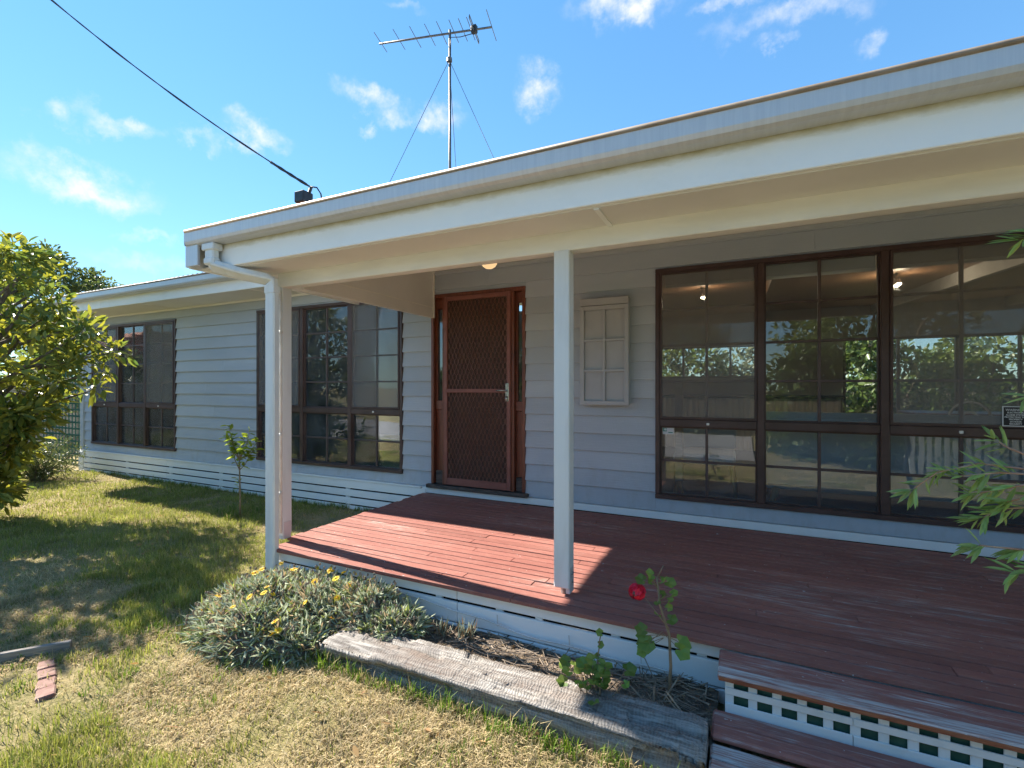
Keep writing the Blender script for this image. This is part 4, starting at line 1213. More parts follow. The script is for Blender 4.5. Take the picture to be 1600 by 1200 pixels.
# big-leaved tree at the left edge
TX, TY = -7.70, -2.30
mag = root('magnolia_tree', (TX, TY, GZ), 'large glossy green tree cut off by the left edge of the photo', 'tree')
tm = MB(); rt = random.Random(17)
for k in range(3):
    a = k * 2.1 + .4
    limb(tm, (TX + .12 * math.cos(a), TY + .12 * math.sin(a), 0), (TX + .25 * math.cos(a), TY + .25 * math.sin(a), 1.7), .075, .05, k)
cent = []; rad = []; per = []
def mag_r(z):      # crown radius by height
    return float(np.interp(z, [.2, .7, 1.2, 1.7, 2.2, 2.7, 3.05, 3.3], [.30, .38, .56, .92, 1.0, .86, .60, .2]))
for k in range(165):
    z = .35 + 2.80 * rt.random(); a = rt.uniform(0, 6.283); rr = mag_r(z) * (rt.uniform(.72, 1.02) if rt.random() < .7 else rt.uniform(.1, .7))
    c = (TX + rr * math.cos(a), TY + rr * math.sin(a), z)
    cent.append(c); rad.append(rt.uniform(.13, .25)); per.append(rt.randint(26, 52))
    if k % 3 == 0: limb(tm, (TX + .1 * math.cos(a), TY + .1 * math.sin(a), max(.3, z - .7)), c, .030, .008, 100 + k, 5)
# a spray reaching towards the house
for c in ((-7.45, -1.15, 2.06), (-7.35, -1.06, 2.00), (-7.5, -1.2, 1.75), (-7.5, -1.22, 1.52), (-7.6, -1.3, 2.35)):
    cent.append(c); rad.append(.17); per.append(34)
    limb(tm, (TX + .1, TY + .4, c[2] - .3), c, .022, .006, int(c[0] * -100), 5)
tm.build('trunk', M['bark'], mag, True)
# the 260 outermost leaves towards the camera are single objects, the rest one mass
camv = Vector((0, -4.48, 1.55))
V, F, Cc = clump_leaves(cent, rad, per, .135, .050, (.10, .16, .042), (.34, .32, .055), 3)
tag(tri_mesh('crown', V, F, M['leaf'], mag, Cc), kind='stuff')
lm = single_leaf('leaf', .150, .056, M['magnolia'])
face = sorted(range(len(cent)), key=lambda i: (Vector(cent[i]) - camv).length - .0 * i)[:75]
cnt = 0
for i in face:
    c = Vector(cent[i]); tocam = (camv - c).normalized()
    for q in range(4):
        u = Vector((rt.gauss(0, 1), rt.gauss(0, 1), rt.gauss(0, .8))).normalized()
        u = (u + tocam * .9).normalized()
        p = c + u * rad[i] * rt.uniform(.85, 1.1)
        d = (u + Vector((rt.gauss(0, .5), rt.gauss(0, .5), rt.gauss(0, .4)))).normalized()
        copy_of(lm, 'leaf', mag, aim(p, d, (rt.gauss(0, .5), rt.gauss(0, .5), 1), rt.uniform(.75, 1.15))); cnt += 1

# rounded tree behind the far end of the roof
far = root('round_tree', (-24.0, 4.6, 0), 'dense rounded dark green tree behind the far end of the roof', 'tree')
fm = MB(); limb(fm, (-24.0, 4.6, 0), (-24.0, 4.6, 3.9), .22, .12, 5)
cent = []; rad = []; per = []
for k in range(150):
    u = Vector((rt.gauss(0, 1), rt.gauss(0, 1), rt.gauss(0, 1))).normalized()
    rr = rt.uniform(.7, 1.0)
    c = Vector((-24.0, 4.6, 4.65)) + Vector((u.x * 2.5, u.y * 2.3, u.z * 2.0)) * rr
    cent.append(c); rad.append(rt.uniform(.35, .6)); per.append(120)
    if k % 6 == 0: limb(fm, (-24.0, 4.6, 3.2), c, .07, .02, 300 + k, 5)
fm.build('trunk', M['bark'], far, True)
V, F, Cc = clump_leaves(cent, rad, per, .17, .075, (.055, .085, .028), (.13, .15, .045), 8)
tag(tri_mesh('crown', V, F, M['leaf'], far, Cc), kind='stuff')

# low feathery shrub between the tree and the trellis
sh = root('low_shrub', (-10.1, -.85, GZ), 'low fine-leaved shrub beside the trellis at the wall corner', 'shrub')
cent = [(-10.1 + rt.gauss(0, .22), -.9 + rt.gauss(0, .2), rt.uniform(.12, .62)) for _ in range(34)]
tm = MB()
for k, c in enumerate(cent):
    if k % 3 == 0: limb(tm, (-10.1, -.9, 0), c, .016, .005, 500 + k, 5)
tm.build('stem', M['bark'], sh, True)
V, F, Cc = clump_leaves(cent, [.16] * 34, [110] * 34, .07, .014, (.06, .09, .035), (.14, .15, .06), 12)
tag(tri_mesh('foliage', V, F, M['leaf'], sh, Cc), kind='stuff')

# ------------------------------------------------------------------ trellis at the wall corner
tr_ = root('green_trellis', (-11.6, .25, 0), 'dark green square trellis between the wall corner and the tree', 'trellis')
x = -12.9; k = 0
while x < -10.76:
    bx('trellis_slat', M['trellis'], tr_, x, x + .032, .252, .262, .06, 1.86, .002); x += .128
z = .12
while z < 1.86:
    bx('trellis_slat', M['trellis'], tr_, -12.9, -10.76, .240, .250, z, z + .032, .002); z += .122
bx('trellis_post', M['trellis'], tr_, -10.80, -10.74, .265, .325, 0, 1.9, .004)
tl2 = root('pale_fence', (-14.0, 4.0, 0), 'pale sheet fence standing behind the green trellis', 'fence')
for i in range(14):
    bx('fence_sheet', M['shed'], tl2, -19.0 + i * .60, -18.405 + i * .60, 5.9 + (.012 if i % 2 else 0), 5.92 + (.012 if i % 2 else 0), .05, 1.75, .003)
bx('fence_rail', M['shed'], tl2, -19.0, -10.6, 5.86, 5.899, 1.5, 1.56, .003)

# ------------------------------------------------------------------ sapling
SX, SY = -5.19, -.86
sap = root('citrus_sapling', (SX, SY, GZ), 'young yellow-green sapling standing on the lawn by the downpipe', 'sapling')
stm = MB()
trunk_pts = [(SX, SY, .03), (SX + .01, SY, .30), (SX - .015, SY + .01, .55), (SX + .0, SY, .78)]
stm.tube(trunk_pts, [.012, .010, .008, .006], 7)
brs = []
for tx, ty, tz in ((-.16, 0, .98), (-.24, .03, 1.10), (.06, .02, .98), (.20, -.02, 1.04), (.26, .02, .86), (.16, .0, .76), (-.10, -.03, .84), (.32, .0, .96), (-.27, 0, .97)):
    a = Vector((SX, SY, .72 if tz > .85 else .6)); b = Vector((SX + tx, SY + ty, tz)); pts = [a, a.lerp(b, .5) + Vector((tx * .1, 0, -.01)), b]
    stm.tube(pts, [.006, .004, .002], 5); brs.append(pts)
stm.build('stem', M['stem'], sap, True)
clm = single_leaf('leaf', .088, .040, M['citrus'])
for pts in brs:
    for q in range(17):
        t = .25 + .75 * q / 16; p = pts[0].lerp(pts[2], t) if t > .5 else pts[0].lerp(pts[1], t * 2)
        d = Vector((rt.gauss(0, 1), rt.gauss(0, 1), rt.uniform(-.2, .9)))
        copy_of(clm, 'leaf', sap, aim(p, d, (rt.gauss(0, .4), rt.gauss(0, .4), 1), rt.uniform(.7, 1.2)))
for q in range(7):
    copy_of(clm, 'leaf', sap, aim((SX - .02, SY, .38 + .02 * q), (rt.gauss(-.5, .6), rt.gauss(-.3, .6), .3), (0, 0, 1), rt.uniform(.6, 1.0)))

# ------------------------------------------------------------------ gazania mound
gaz = root('gazania_plant', (-2.6, -2.35, .06), 'sprawling silver-leaved plant with yellow daisies by the deck corner', 'plant')
def mound(x, y):
    a = np.clip(1 - ((x + 2.60) / .58) ** 2 - ((y + 2.38) / .44) ** 2, 0, 1) ** .5 * .36
    b = np.clip(1 - ((x + 2.10) / .48) ** 2 - ((y + 2.24) / .22) ** 2, 0, 1) ** .5 * .31
    c = np.clip(1 - ((x + 2.98) / .28) ** 2 - ((y + 2.15) / .30) ** 2, 0, 1) ** .5 * .22
    return np.maximum(np.maximum(a, b), c) * (.55 + .75 * fbm(x * 5.2 + 1, y * 5.2, 29, 3))
mm = sheet('plant_core', np.arange(-3.40, -1.42, .04), np.arange(-2.84, -1.92, .04), lambda X, Y: .03 + mound(X, Y) * .80 * (.9 + .2 * fbm(X * 9, Y * 9, 5, 2)), M['soil'])
mm.parent = gaz; mm.matrix_parent_inverse = Matrix.Translation(-ROOT_LOC[gaz.name]); mm['kind'] = 'stuff'
nr = 2600
X = rng.uniform(-3.4, -1.4, nr); Y = rng.uniform(-2.84, -2.03, nr); h = mound(X, Y)
ok = (h > .03) & ~((Y > -2.06) & (X > -3.2)); X = X[ok]; Y = Y[ok]; h = h[ok]
P = []; D = []; N = []; L = []; Wd = []; Cl = []
gr_ = np.random.default_rng(77)
for x, y, hh in zip(X, Y, h):
    e = .02
    nx = (float(mound(np.array([x - e]), np.array([y]))[0]) - float(mound(np.array([x + e]), np.array([y]))[0])) / (2 * e)
    ny = (float(mound(np.array([x]), np.array([y - e]))[0]) - float(mound(np.array([x]), np.array([y + e]))[0])) / (2 * e)
    nrm = np.array([np.clip(nx, -2, 2), np.clip(ny, -2, 2), 1.0]); nrm /= np.linalg.norm(nrm)
    k = int(gr_.integers(4, 8)); tone = gr_.random()
    for _ in range(k):
        d = nrm * gr_.uniform(.35, 1.1) + gr_.normal(size=3) * .55; d /= np.linalg.norm(d)
        P.append([x + gr_.normal() * .012, y + gr_.normal() * .012, .025 + hh * .82]); D.append(d); N.append(np.array([0, 0, 1.]) + gr_.normal(size=3) * .5)
        L.append(gr_.uniform(.045, .095)); Wd.append(gr_.uniform(.007, .012))
        f_ = gr_.uniform(.75, 1.2); u = gr_.random()
        if u < .55: c = np.array([.46, .50, .37])
        elif u < .74: c = np.array([.24, .30, .15])
        elif u < .84: c = np.array([.38, .42, .13])
        else: c = np.array([.48, .36, .23])
        Cl.append(c * f_ * (.85 + .3 * tone))
V, F, Cc = leaf_arrays(np.array(P), np.array(D), unit(np.array(N)), np.array(L), np.array(Wd), np.array(Cl), .12, .2)
tag(tri_mesh('foliage', V, F, M['silver'], gaz, Cc), kind='stuff')
# yellow daisies, one object each with a darker eye
def daisy_mesh():
    v = []; f = []
    for k in range(13):
        a = 2 * math.pi * k / 13; b = len(v); w = .0046
        ca, sa = math.cos(a), math.sin(a)
        for r, s, z in ((.004, 0, .002), (.014, 1, .005), (.0235, .6, .004), (.0255, 0, .003), (.0235, -.6, .004), (.014, -1, .005)):
            v.append((ca * r - sa * s * w, sa * r + ca * s * w, z))
        f += [(b, b + 1, b + 2, b + 3), (b, b + 3, b + 4, b + 5)]
    me = bpy.data.meshes.new('flower'); me.from_pydata(v, [], f); me.materials.append(M['petal_yellow']); return me
dm = daisy_mesh()
em = MB().lathe([(.001, .0105), (.005, .009), (.0066, .005), (.006, .001)], (0, 0, 0), 8).build('flower_eye', M['flower_eye'], None)
eme = em.data; bpy.data.objects.remove(em)
fl_px = []
frn = random.Random(9)
while len(fl_px) < 30:
    x = frn.uniform(-3.3, -1.6); y = frn.uniform(-2.78, -2.08)
    hh = float(mound(np.array([x]), np.array([y]))[0])
    if hh < .10: continue
    fl_px.append((x, y, .105 + hh * .86))
for x, y, z in fl_px:
    nrm = Vector((frn.gauss(0, .6), -.2 + frn.gauss(0, .55), 1)).normalized()
    mw = Matrix.Translation((x, y, z)) @ Vector((0, 0, 1)).rotation_difference(nrm).to_matrix().to_4x4() @ Matrix.Scale(frn.uniform(.6, 1.0), 4)
    fo = copy_of(dm, 'flower', gaz, mw)
    eo = bpy.data.objects.new('flower_eye', eme); col.objects.link(eo); eo.parent = fo
# spent flower heads and stalks
sp = MB()
for _ in range(230):
    x = frn.uniform(-3.3, -1.48); y = frn.uniform(-2.75, -2.05); hh = float(mound(np.array([x]), np.array([y]))[0])
    if hh < .05: continue
    z = .02 + hh * .8; t = Vector((x + frn.gauss(0, .02), y + frn.gauss(0, .02), z + frn.uniform(.05, .11)))
    sp.tube([(x, y, z), t], .0013, 4); sp.lathe([(.002, 0), (.008, .004), (.006, .014), (.002, .018)], t, 6)
tag(sp.build('seed_heads', M['twig'], gaz), kind='stuff')

# ------------------------------------------------------------------ geraniums
def lobed_leaf(name, r, mat):
    v = [(0, 0, 0)]; n = 15
    for k in range(n):
        a = R(20) + R(320) * k / (n - 1) ; rr = r * (1.0 if k % 3 == 1 else .84) * (1 - .12 * abs(k - 7) / 7)
        v.append((r * .25 + rr * -math.cos(a), rr * math.sin(a), r * .12 * math.sin(3 * a) + .18 * rr))
    me = bpy.data.meshes.new(name); me.from_pydata(v, [], [(0, i, i + 1) for i in range(1, n)] ); me.materials.append(mat)
    return me
gl = lobed_leaf('leaf', .036, M['geranium'])
GX, GY = -.305, -2.20
ger = root('geranium', (GX, GY, .12), 'tall leggy geranium with one red flower head against the deck', 'geranium')
gs = MB()
stem = [Vector((GX, GY, .10)), Vector((GX + .012, GY, .28)), Vector((GX + .005, GY + .005, .42)), Vector((GX - .035, GY, .55)), Vector((GX - .05, GY, .68))]
gs.tube(stem, [.008, .007, .006, .005, .004], 7)
for a, b in (((GX + .005, GY, .45), (GX - .10, GY - .01, .575)), ((GX - .045, GY, .62), (GX - .085, GY, .70)), ((GX - .05, GY, .67), (GX - .02, GY, .735))):
    gs.tube([a, b], [.003, .002], 5)
for i in range(22):
    z = .40 + .28 * rt.random(); base = Vector((GX - .02 - .05 * (z - .4) * 2, GY, z))
    a = rt.uniform(0, 6.28); ln = rt.uniform(.03, .08); tip = base + Vector((math.cos(a) * ln, math.sin(a) * ln * .7, rt.uniform(-.02, .03)))
    if z < .46: tip = base + Vector((rt.choice((-1, 1)) * rt.uniform(.05, .09), rt.uniform(-.04, .02), rt.uniform(-.06, .01)))
    gs.tube([base, tip], .0016, 4)
    copy_of(gl, 'leaf', ger, aim(tip, (tip - base), (rt.gauss(0, .3), -.7, .8), rt.uniform(.85, 1.3) if z < .5 else rt.uniform(.5, .9)))
gs.build('stem', M['stem'], ger, True)
fh = MB()
fc = Vector((GX - .135, GY - .015, .60))
for _ in range(34):
    u = Vector((rt.gauss(0, 1), rt.gauss(0, 1), rt.gauss(0, .9))).normalized(); c = fc + Vector((u.x * .034, u.y * .024, u.z * .032))
    for k in range(5):
        a = 2 * math.pi * k / 5; e1 = u.orthogonal().normalized(); e2 = u.cross(e1)
        d = (e1 * math.cos(a) + e2 * math.sin(a)); s_ = (e2 * math.cos(a) - e1 * math.sin(a)) * .0085
        b = len(fh.v); fh.v += [tuple(c), tuple(c + d * .011 + s_ + u * .004), tuple(c + d * .019 + u * .002), tuple(c + d * .011 - s_ + u * .004)]; fh.f.append((b, b + 1, b + 2, b + 3))
fh.build('flower_head', M['petal_red'], ger, fix=False)
G2X, G2Y = -.60, -2.36
g2 = root('geranium', (G2X, G2Y, .12), 'low bushy geranium without flowers on the sleeper edge', 'geranium')
gs = MB()
for k in range(34):
    a = rt.uniform(0, 6.28); rr = min(.14, abs(rt.gauss(0, .085))); hh = rt.uniform(.10, .20) - rr * .25
    tip = Vector((G2X + rr * math.cos(a) * 1.25, G2Y + rr * math.sin(a) * .8, .12 + hh))
    gs.tube([(G2X + rt.gauss(0, .02), G2Y + rt.gauss(0, .02), .10), tip], [.003, .0015], 4)
    copy_of(gl, 'leaf', g2, aim(tip, (math.cos(a), math.sin(a), .1), (rt.gauss(0, .3), -.6, .9), rt.uniform(.6, 1.05)))
for k in range(5):
    p = Vector((G2X - .02 + .03 * k / 5, G2Y + .05, .14 + .055 * k)); q = p + Vector((.01, 0, .06)); gs.tube([p, q], .003, 5)
    copy_of(gl, 'leaf', g2, aim(q, (rt.choice((-1, 1)), -.2, .2), (0, -.8, .6), rt.uniform(.4, .7)))
gs.build('stem', M['stem'], g2, True)

# dry twigs, leaf litter and mulch on the bed
tw = MB()
for _ in range(260):
    x = rnd.triangular(-2.0, -.12, -.25) if rnd.random() < .7 else rnd.uniform(-2.0, -.12); y = rnd.uniform(-2.36, -2.04)
    z = float(soil_z(np.array([x]), np.array([y]))[0]) + .006; a = rnd.uniform(0, 3.14); l = rnd.uniform(.03, .13)
    tw.tube([(x - l * math.cos(a), y - l * .5 * math.sin(a), z + rnd.uniform(-.004, .02)), (x, y, z + .006), (x + l * math.cos(a), y + l * .5 * math.sin(a), z + rnd.uniform(-.004, .03))], rnd.uniform(.0012, .0032), 4)
for _ in range(16):
    x = rnd.uniform(-.40, -.14); y = rnd.uniform(-2.38, -2.12); z = .13
    tw.tube([(x, y, z), (x + rnd.gauss(0, .06), y + rnd.gauss(-.03, .05), z + rnd.uniform(.02, .16))], rnd.uniform(.002, .005), 5)
tag(tw.build('dry_twigs', M['twig'], None), 'dry twigs and stalks lying on the garden soil', 'twigs', kind='stuff')
nl = 1500
Px = rng.uniform(-2.1, -.12, nl); Py = rng.uniform(-2.38, -2.03, nl); Pz = soil_z(Px, Py) + .004
P = np.stack([Px, Py, Pz], 1); D = unit(np.stack([rng.normal(size=nl), rng.normal(size=nl), rng.normal(size=nl) * .25], 1)); N = unit(np.array([0, 0, 1.]) + rng.normal(size=(nl, 3)) * .5)
t = rng.random((nl, 1)); cols = np.array([.34, .25, .15]) * t + np.array([.12, .085, .06]) * (1 - t)
V, F, Cc = leaf_arrays(P, D, N, rng.uniform(.012, .045, nl), rng.uniform(.004, .014, nl), cols)
tag(tri_mesh('leaf_litter', V, F, M['silver'], None, Cc), 'dry leaf litter scattered over the garden soil', 'litter', kind='stuff')
# silver seedlings at the right edge of the mound
for (x, y, h_, lab) in ((-1.42, -2.12, .12, 'small silver-leaved tuft at the end of the daisies'), (-1.56, -2.14, .11, 'brown-stemmed daisy tuft beside the silver tuft')):
    t_ = root('silver_tuft', (x, y, .12), lab, 'plant')
    kk = 46
    P = np.array([[x + rng.normal() * .02, y + rng.normal() * .02, .11] for _ in range(kk)]); D = unit(np.stack([rng.normal(size=kk) * .35, rng.normal(size=kk) * .35, np.ones(kk)], 1)); N = unit(np.stack([rng.normal(size=kk), rng.normal(size=kk), np.ones(kk) * .3], 1))
    cols = np.where(rng.random((kk, 1)) < .6, np.array([[.24, .28, .22]]), np.array([[.28, .19, .11]]))
    V, F, Cc = leaf_arrays(P, D, N, rng.uniform(.5, 1.1, kk) * h_, rng.uniform(.006, .010, kk), cols, .1, .1)
    tag(tri_mesh('foliage', V, F, M['silver'], t_, Cc), kind='stuff')
# thin white cable tacked along the deck skirting
cb = root('skirting_cable', (-1.0, -2.03, .2), 'thin white cable clipped along the deck skirting', 'cable')
pts = []
for i in range(41):
    t = i / 40; x = -1.95 + 1.80 * t
    pts.append((x, -2.026, .240 - .105 * t ** .7 + .010 * math.sin(t * 9) + .006 * math.sin(t * 23)))
MB().tube(pts, .0042, 6).build('wire', M['conduit'], cb, True)
for t in (.38, .62, .83):
    x = -1.95 + 1.80 * t; z = .240 - .105 * t ** .7
    MB().tube([(x, -2.024, z - .012), (x - .004, -2.026, z + .055)], .003, 5).build('clip', M['conduit'], cb)

# ------------------------------------------------------------------ edging scraps on the lawn at lower left
ed = root('edging_board', (-3.56, -3.26, .05), 'short grey edging board lying on the lawn at the left', 'board')
e_ = MB().box(-.26, .26, -.016, .016, .0, .065, .004).build('plank', M['edge_timber'], ed)
e_.matrix_basis = Matrix.Translation((-3.60, -3.30, .045)) @ Matrix.Rotation(R(52), 4, 'Z')
ed['label'] = 'short grey edging board lying on the lawn at the left'
be = root('brick_edging', (-3.2, -3.3, .04), 'strip of sunken red bricks beside the grey edging board', 'bricks')
d0 = Vector((-3.40, -3.215, 0)); d1 = Vector((-2.90, -3.41, 0)); dv = (d1 - d0); Lb = dv.length; dv.normalize(); ang = math.atan2(dv.y, dv.x)
bm0 = MB().box(-.052, .052, -.036, .036, -.03, .030, .006).build('brick', M['brick'], be)
nb = int(Lb / .112)
for i in range(nb):
    p = d0 + dv * (.112 * (i + .5)); mw = Matrix.Translation((p.x + rnd.gauss(0, .004), p.y + rnd.gauss(0, .004), gz(p.x, p.y) - .010 + rnd.gauss(0, .005))) @ Matrix.Rotation(ang + rnd.gauss(0, .04), 4, 'Z') @ Matrix.Rotation(rnd.gauss(0, .05), 4, 'X')
    if i == 0: bm0.matrix_basis = mw
    else: copy_of(bm0, 'brick', be, mw)

# ------------------------------------------------------------------ bottlebrush at the right edge
BX, BYY = 1.75, -2.42
bb = root('bottlebrush_shrub', (BX, BYY, .05), 'bottlebrush shrub with narrow leaves reaching in from the right', 'shrub')
bs = MB()
lfm = single_leaf('leaf', .078, .0135, M['bottlebrush'], .10, .10)
limb(bs, (BX, BYY, 0), (BX - .05, BYY + .02, 1.0), .030, .022, 900); limb(bs, (BX - .05, BYY + .02, 1.0), (BX + .1, BYY, 2.3), .022, .012, 901)
def pixel_pt(px, py, Y):
    yw = R(25.59); f = 751.75
    d = Vector((-math.sin(yw), math.cos(yw), 0)) + Vector((math.cos(yw), math.sin(yw), 0)) * ((px - 800) / f) + Vector((0, 0, (604.6 - py) / f))
    return camv + d * ((Y + 4.48) / d.y)
brr = random.Random(44)
def leaf_ring(p, axis, n, s=1.0, spread=.9):
    axis = axis.normalized()
    for k in range(n):
        o = Vector((brr.gauss(0, 1), brr.gauss(0, 1), brr.gauss(0, 1))); o = (o - axis * o.dot(axis)).normalized()
        d = (axis * brr.uniform(.35, 1.0) + o * spread * brr.uniform(.5, 1.0)).normalized()
        copy_of(lfm, 'leaf', bb, aim(p + axis * brr.uniform(-.02, .02), d, (brr.gauss(0, .5), -.5, 1), s * brr.uniform(.65, 1.15)))
start = Vector((BX - .05, BYY + .02, .95))
TW = [  # twig bends and tips, all close to y = -2.3
    ([(.861, -2.30, 1.276), (.732, -2.30, 1.288), (.621, -2.30, 1.249), (.555, -2.30, 1.185)], [(.32, 7), (.62, 9), (.80, 3), (1.0, 11)]),
    ([(.861, -2.31, 1.262), (.782, -2.31, 1.262), (.682, -2.30, 1.240)], [(.35, 7), (.7, 8), (1.0, 9)]),
    ([(.90, -2.31, 1.300), (.806, -2.30, 1.345), (.782, -2.30, 1.365)], [(.6, 3), (1.0, 9)]),
    ([(.861, -2.32, 1.235), (.782, -2.30, 1.203), (.725, -2.29, 1.180)], [(.3, 8), (.65, 8), (1.0, 11)]),
    ([(.861, -2.29, 1.150), (.798, -2.28, 1.135), (.749, -2.28, 1.100)], [(.2, 9), (.6, 9), (1.0, 12)]),
    ([(.861, -2.30, 1.008), (.798, -2.30, 1.008), (.732, -2.30, 1.007)], [(.2, 6), (1.0, 8)]),
    ([(.90, -2.30, .960), (.861, -2.30, .945), (.822, -2.30, .930)], [(.4, 8), (1.0, 9)]),
    ([(.93, -2.31, 2.09), (.884, -2.30, 2.066), (.850, -2.30, 2.047)], [(.5, 6), (1.0, 9)]),
    ([(.90, -2.33, 1.20), (.861, -2.32, 1.195), (.800, -2.31, 1.165)], [(.4, 8), (1.0, 9)]),
    ([(.98, -2.32, 1.54), (.907, -2.30, 1.528), (.855, -2.30, 1.517)], [(.6, 6), (1.0, 6)])]
for pts, rings in TW:
    s0 = Vector((BX - .02, BYY, min(1.6, max(.5, pts[0][2] - .15))))
    P = [s0, s0.lerp(Vector(pts[0]), .5) + Vector((0, 0, .04))] + [Vector(p) for p in pts]
    bs.tube(P, [.009, .006, .0042, .0032, .0022, .0018][:len(P)], 6)
    for t, n in rings:
        k_ = len(P) - 3; seg = t * k_; i = min(int(seg), k_ - 1); a, b = P[2 + i], P[3 + i]
        leaf_ring(a.lerp(b, seg - i), b - a, n)
bs.build('stem', M['redstem'], bb, True)

# fallen leaves on the lawn
nl = 320
Px = rng.uniform(-7.5, -.3, nl); Py = rng.uniform(-3.9, -.3, nl); kk = lawn_keep(Px, Py) > .3; Px = Px[kk]; Py = Py[kk]; nl = len(Px)
P = np.stack([Px, Py, ground_z(Px, Py) + .022], 1); D = unit(np.stack([rng.normal(size=nl), rng.normal(size=nl), rng.normal(size=nl) * .3], 1)); N = unit(np.array([0, 0, 1.]) + rng.normal(size=(nl, 3)) * .5)
t = rng.random((nl, 1)); cols = np.array([.42, .27, .12]) * t + np.array([.22, .13, .07]) * (1 - t)
V, F, Cc = leaf_arrays(P, D, N, rng.uniform(.025, .07, nl), rng.uniform(.010, .024, nl), cols, .3, -.2)
tag(tri_mesh('fallen_leaves', V, F, M['silver'], None, Cc), 'brown fallen leaves scattered over the lawn', 'leaves', kind='stuff')

# ================================================================== on the roof
an = root('television_antenna', (-4.588, 2.6, 3.6), 'tall guyed television antenna on the roof', 'antenna')
MB().tube([(-4.588, 2.6, 3.55), (-4.588, 2.6, 5.6), (-4.588, 2.6, 7.76)], [.026, .024, .021], 8).build('mast', M['mast'], an, True)
mt = Vector((-4.588, 2.6, 7.70)); bd_ = Vector((-.969, -.249, 0)); pd = Vector((-.249, .969, 0))
MB().tube([mt + bd_ * 1.319, mt - bd_ * .744], .017, 8).build('boom', M['mast'], an, True)
for px, hl in ((595, .25), (625, .255), (651, .26), (674, .265), (692.5, .275), (711, .27), (725, .27), (737, .27), (768, .36)):
    s = 1.319 + (px - 593) * (-2.063 / 175); c = mt + bd_ * s + Vector((0, 0, .02))
    MB().tube([c - pd * hl, c + pd * hl], .0065, 6).build('element', M['mast'], an)
c = mt - bd_ * (2.063 / 175 * (742 - 593) - 1.319)
MB().tube([c + pd * .02 + Vector((0, 0, .03)), c + pd * .30 + Vector((0, 0, .03)), c + pd * .30 + Vector((0, 0, -.03)), c - pd * .30 + Vector((0, 0, -.03)), c - pd * .30 + Vector((0, 0, .03)), c - pd * .02 + Vector((0, 0, .03))], .008, 6).build('dipole', M['mast'], an)
bx('dipole_box', M['black'], an, c.x - .05, c.x + .05, c.y - .04, c.y + .04, c.z - .06, c.z + .07, .01)
MB().tube([c - Vector((0, 0, .06)), c + bd_ * .25 + Vector((0, 0, -.09)), mt + Vector((.03, -.03, -.10)), mt + Vector((.03, -.02, -.30))], .007, 6).build('coax', M['black'], an, True)
gt = Vector((-4.60, 2.6, 7.24))
MB().tube([gt - Vector((0, 0, .03)), gt + Vector((0, 0, .03))], .05, 8).build('guy_collar', M['mast'], an)
for p in ((-6.35, 1.9, 3.50), (-2.85, 2.4, 3.58), (-5.55, 4.6, 3.92)):
    e_ = Vector(p)
    MB().tube([gt, e_], .0048, 5).build('guy_wire', M['mast'], an)
# mains point of attachment and overhead cable
at = root('mains_bracket', (-3.70, -1.26, 2.9), 'small black mains connection box on the roof edge', 'bracket')
MB().tube([(-3.68, -1.24, rz(-1.24) - .01), (-3.68, -1.24, 3.30)], .018, 8).build('riser', M['steel'], at)
bx('box', M['black'], at, -3.775, -3.655, -1.31, -1.19, 3.272, 3.375, .008)
bx('bracket_plate', M['rust'], at, -3.76, -3.66, -1.30, -1.20, 3.255, 3.272, .002)
MB().tube([(-3.66, -1.235, 3.37), (-3.645, -1.225, 3.425)], .015, 8).build('hook', M['black'], at)
MB().tube([(-3.66, -1.23, 3.43), (-3.60, -1.20, 3.42), (-3.565, -1.185, 3.36), (-3.55, -1.18, 3.26), (-3.55, -1.17, 2.93)], .007, 6).build('tail_wire', M['black'], at, True)
ca = root('overhead_cable', (-3.70, -1.26, 3.45), 'twisted black overhead cable sloping up to the left', 'cable')
A = Vector((-3.66, -1.235, 3.43)); Bq = Vector((-5.83, -2.28, 5.17)); dr_ = (Bq - A)
pts = []; p2_ = []
for i in range(121):
    t = i / 120 * 2.6; sag = -.27 * t * (1 - t) if t < 1 else .27 * (t - 1) * t * .55
    p = A + dr_ * t + Vector((0, 0, sag)); w_ = i * .55
    o_ = Vector((math.cos(w_), math.sin(w_), .3)) * .0048
    pts.append(p + o_); p2_.append(p - o_)
MB().tube(pts, .0055, 6).build('strand', M['black'], ca, True)
MB().tube(p2_, .0055, 6).build('strand', M['black'], ca, True)
gp = [A + dr_ * t + Vector((0, 0, -.27 * t * (1 - t))) for t in (.01, .03, .05, .07, .09, .11, .13, .15)]
MB().tube(gp, [.012, .015, .011, .015, .011, .015, .011, .013], 7).build('cable_grip', M['black'], ca, True)

# ================================================================== across the garden (mirrored in the panes)
def bush(name, x, y, w, h, lab, c1, c2, seed, nclump=45, grp=None, leaf=(.13, .06)):
    b = root(name, (x, y, 0), lab, 'shrub', grp)
    r = random.Random(seed); tm = MB()
    cent = []
    for k in range(nclump):
        a = r.uniform(0, 6.283); q = r.random() ** .5; z = h * (.04 + .90 * r.random())
        k_ = math.sqrt(max(.12, 1 - (2 * abs(z / h - .38)) ** 3)) if z > h * .38 else 1.0; cent.append((x + w * q * k_ * math.cos(a), y + w * .75 * q * k_ * math.sin(a), z))
        if k % 5 == 0: limb(tm, (x, y, 0), cent[-1], .04, .01, seed + k, 5)
    tm.build('stem', M['bark'], b, True)
    V, F, Cc = clump_leaves(cent, [max(.25, w * .3)] * nclump, [85] * nclump, leaf[0], leaf[1], c1, c2, seed)
    tag(tri_mesh('foliage', V, F, M['leaf'], b, Cc), kind='stuff')
    return b
GREENS = (((.05, .09, .025), (.14, .19, .05)), ((.07, .12, .03), (.21, .25, .07)), ((.10, .12, .05), (.27, .28, .13)))
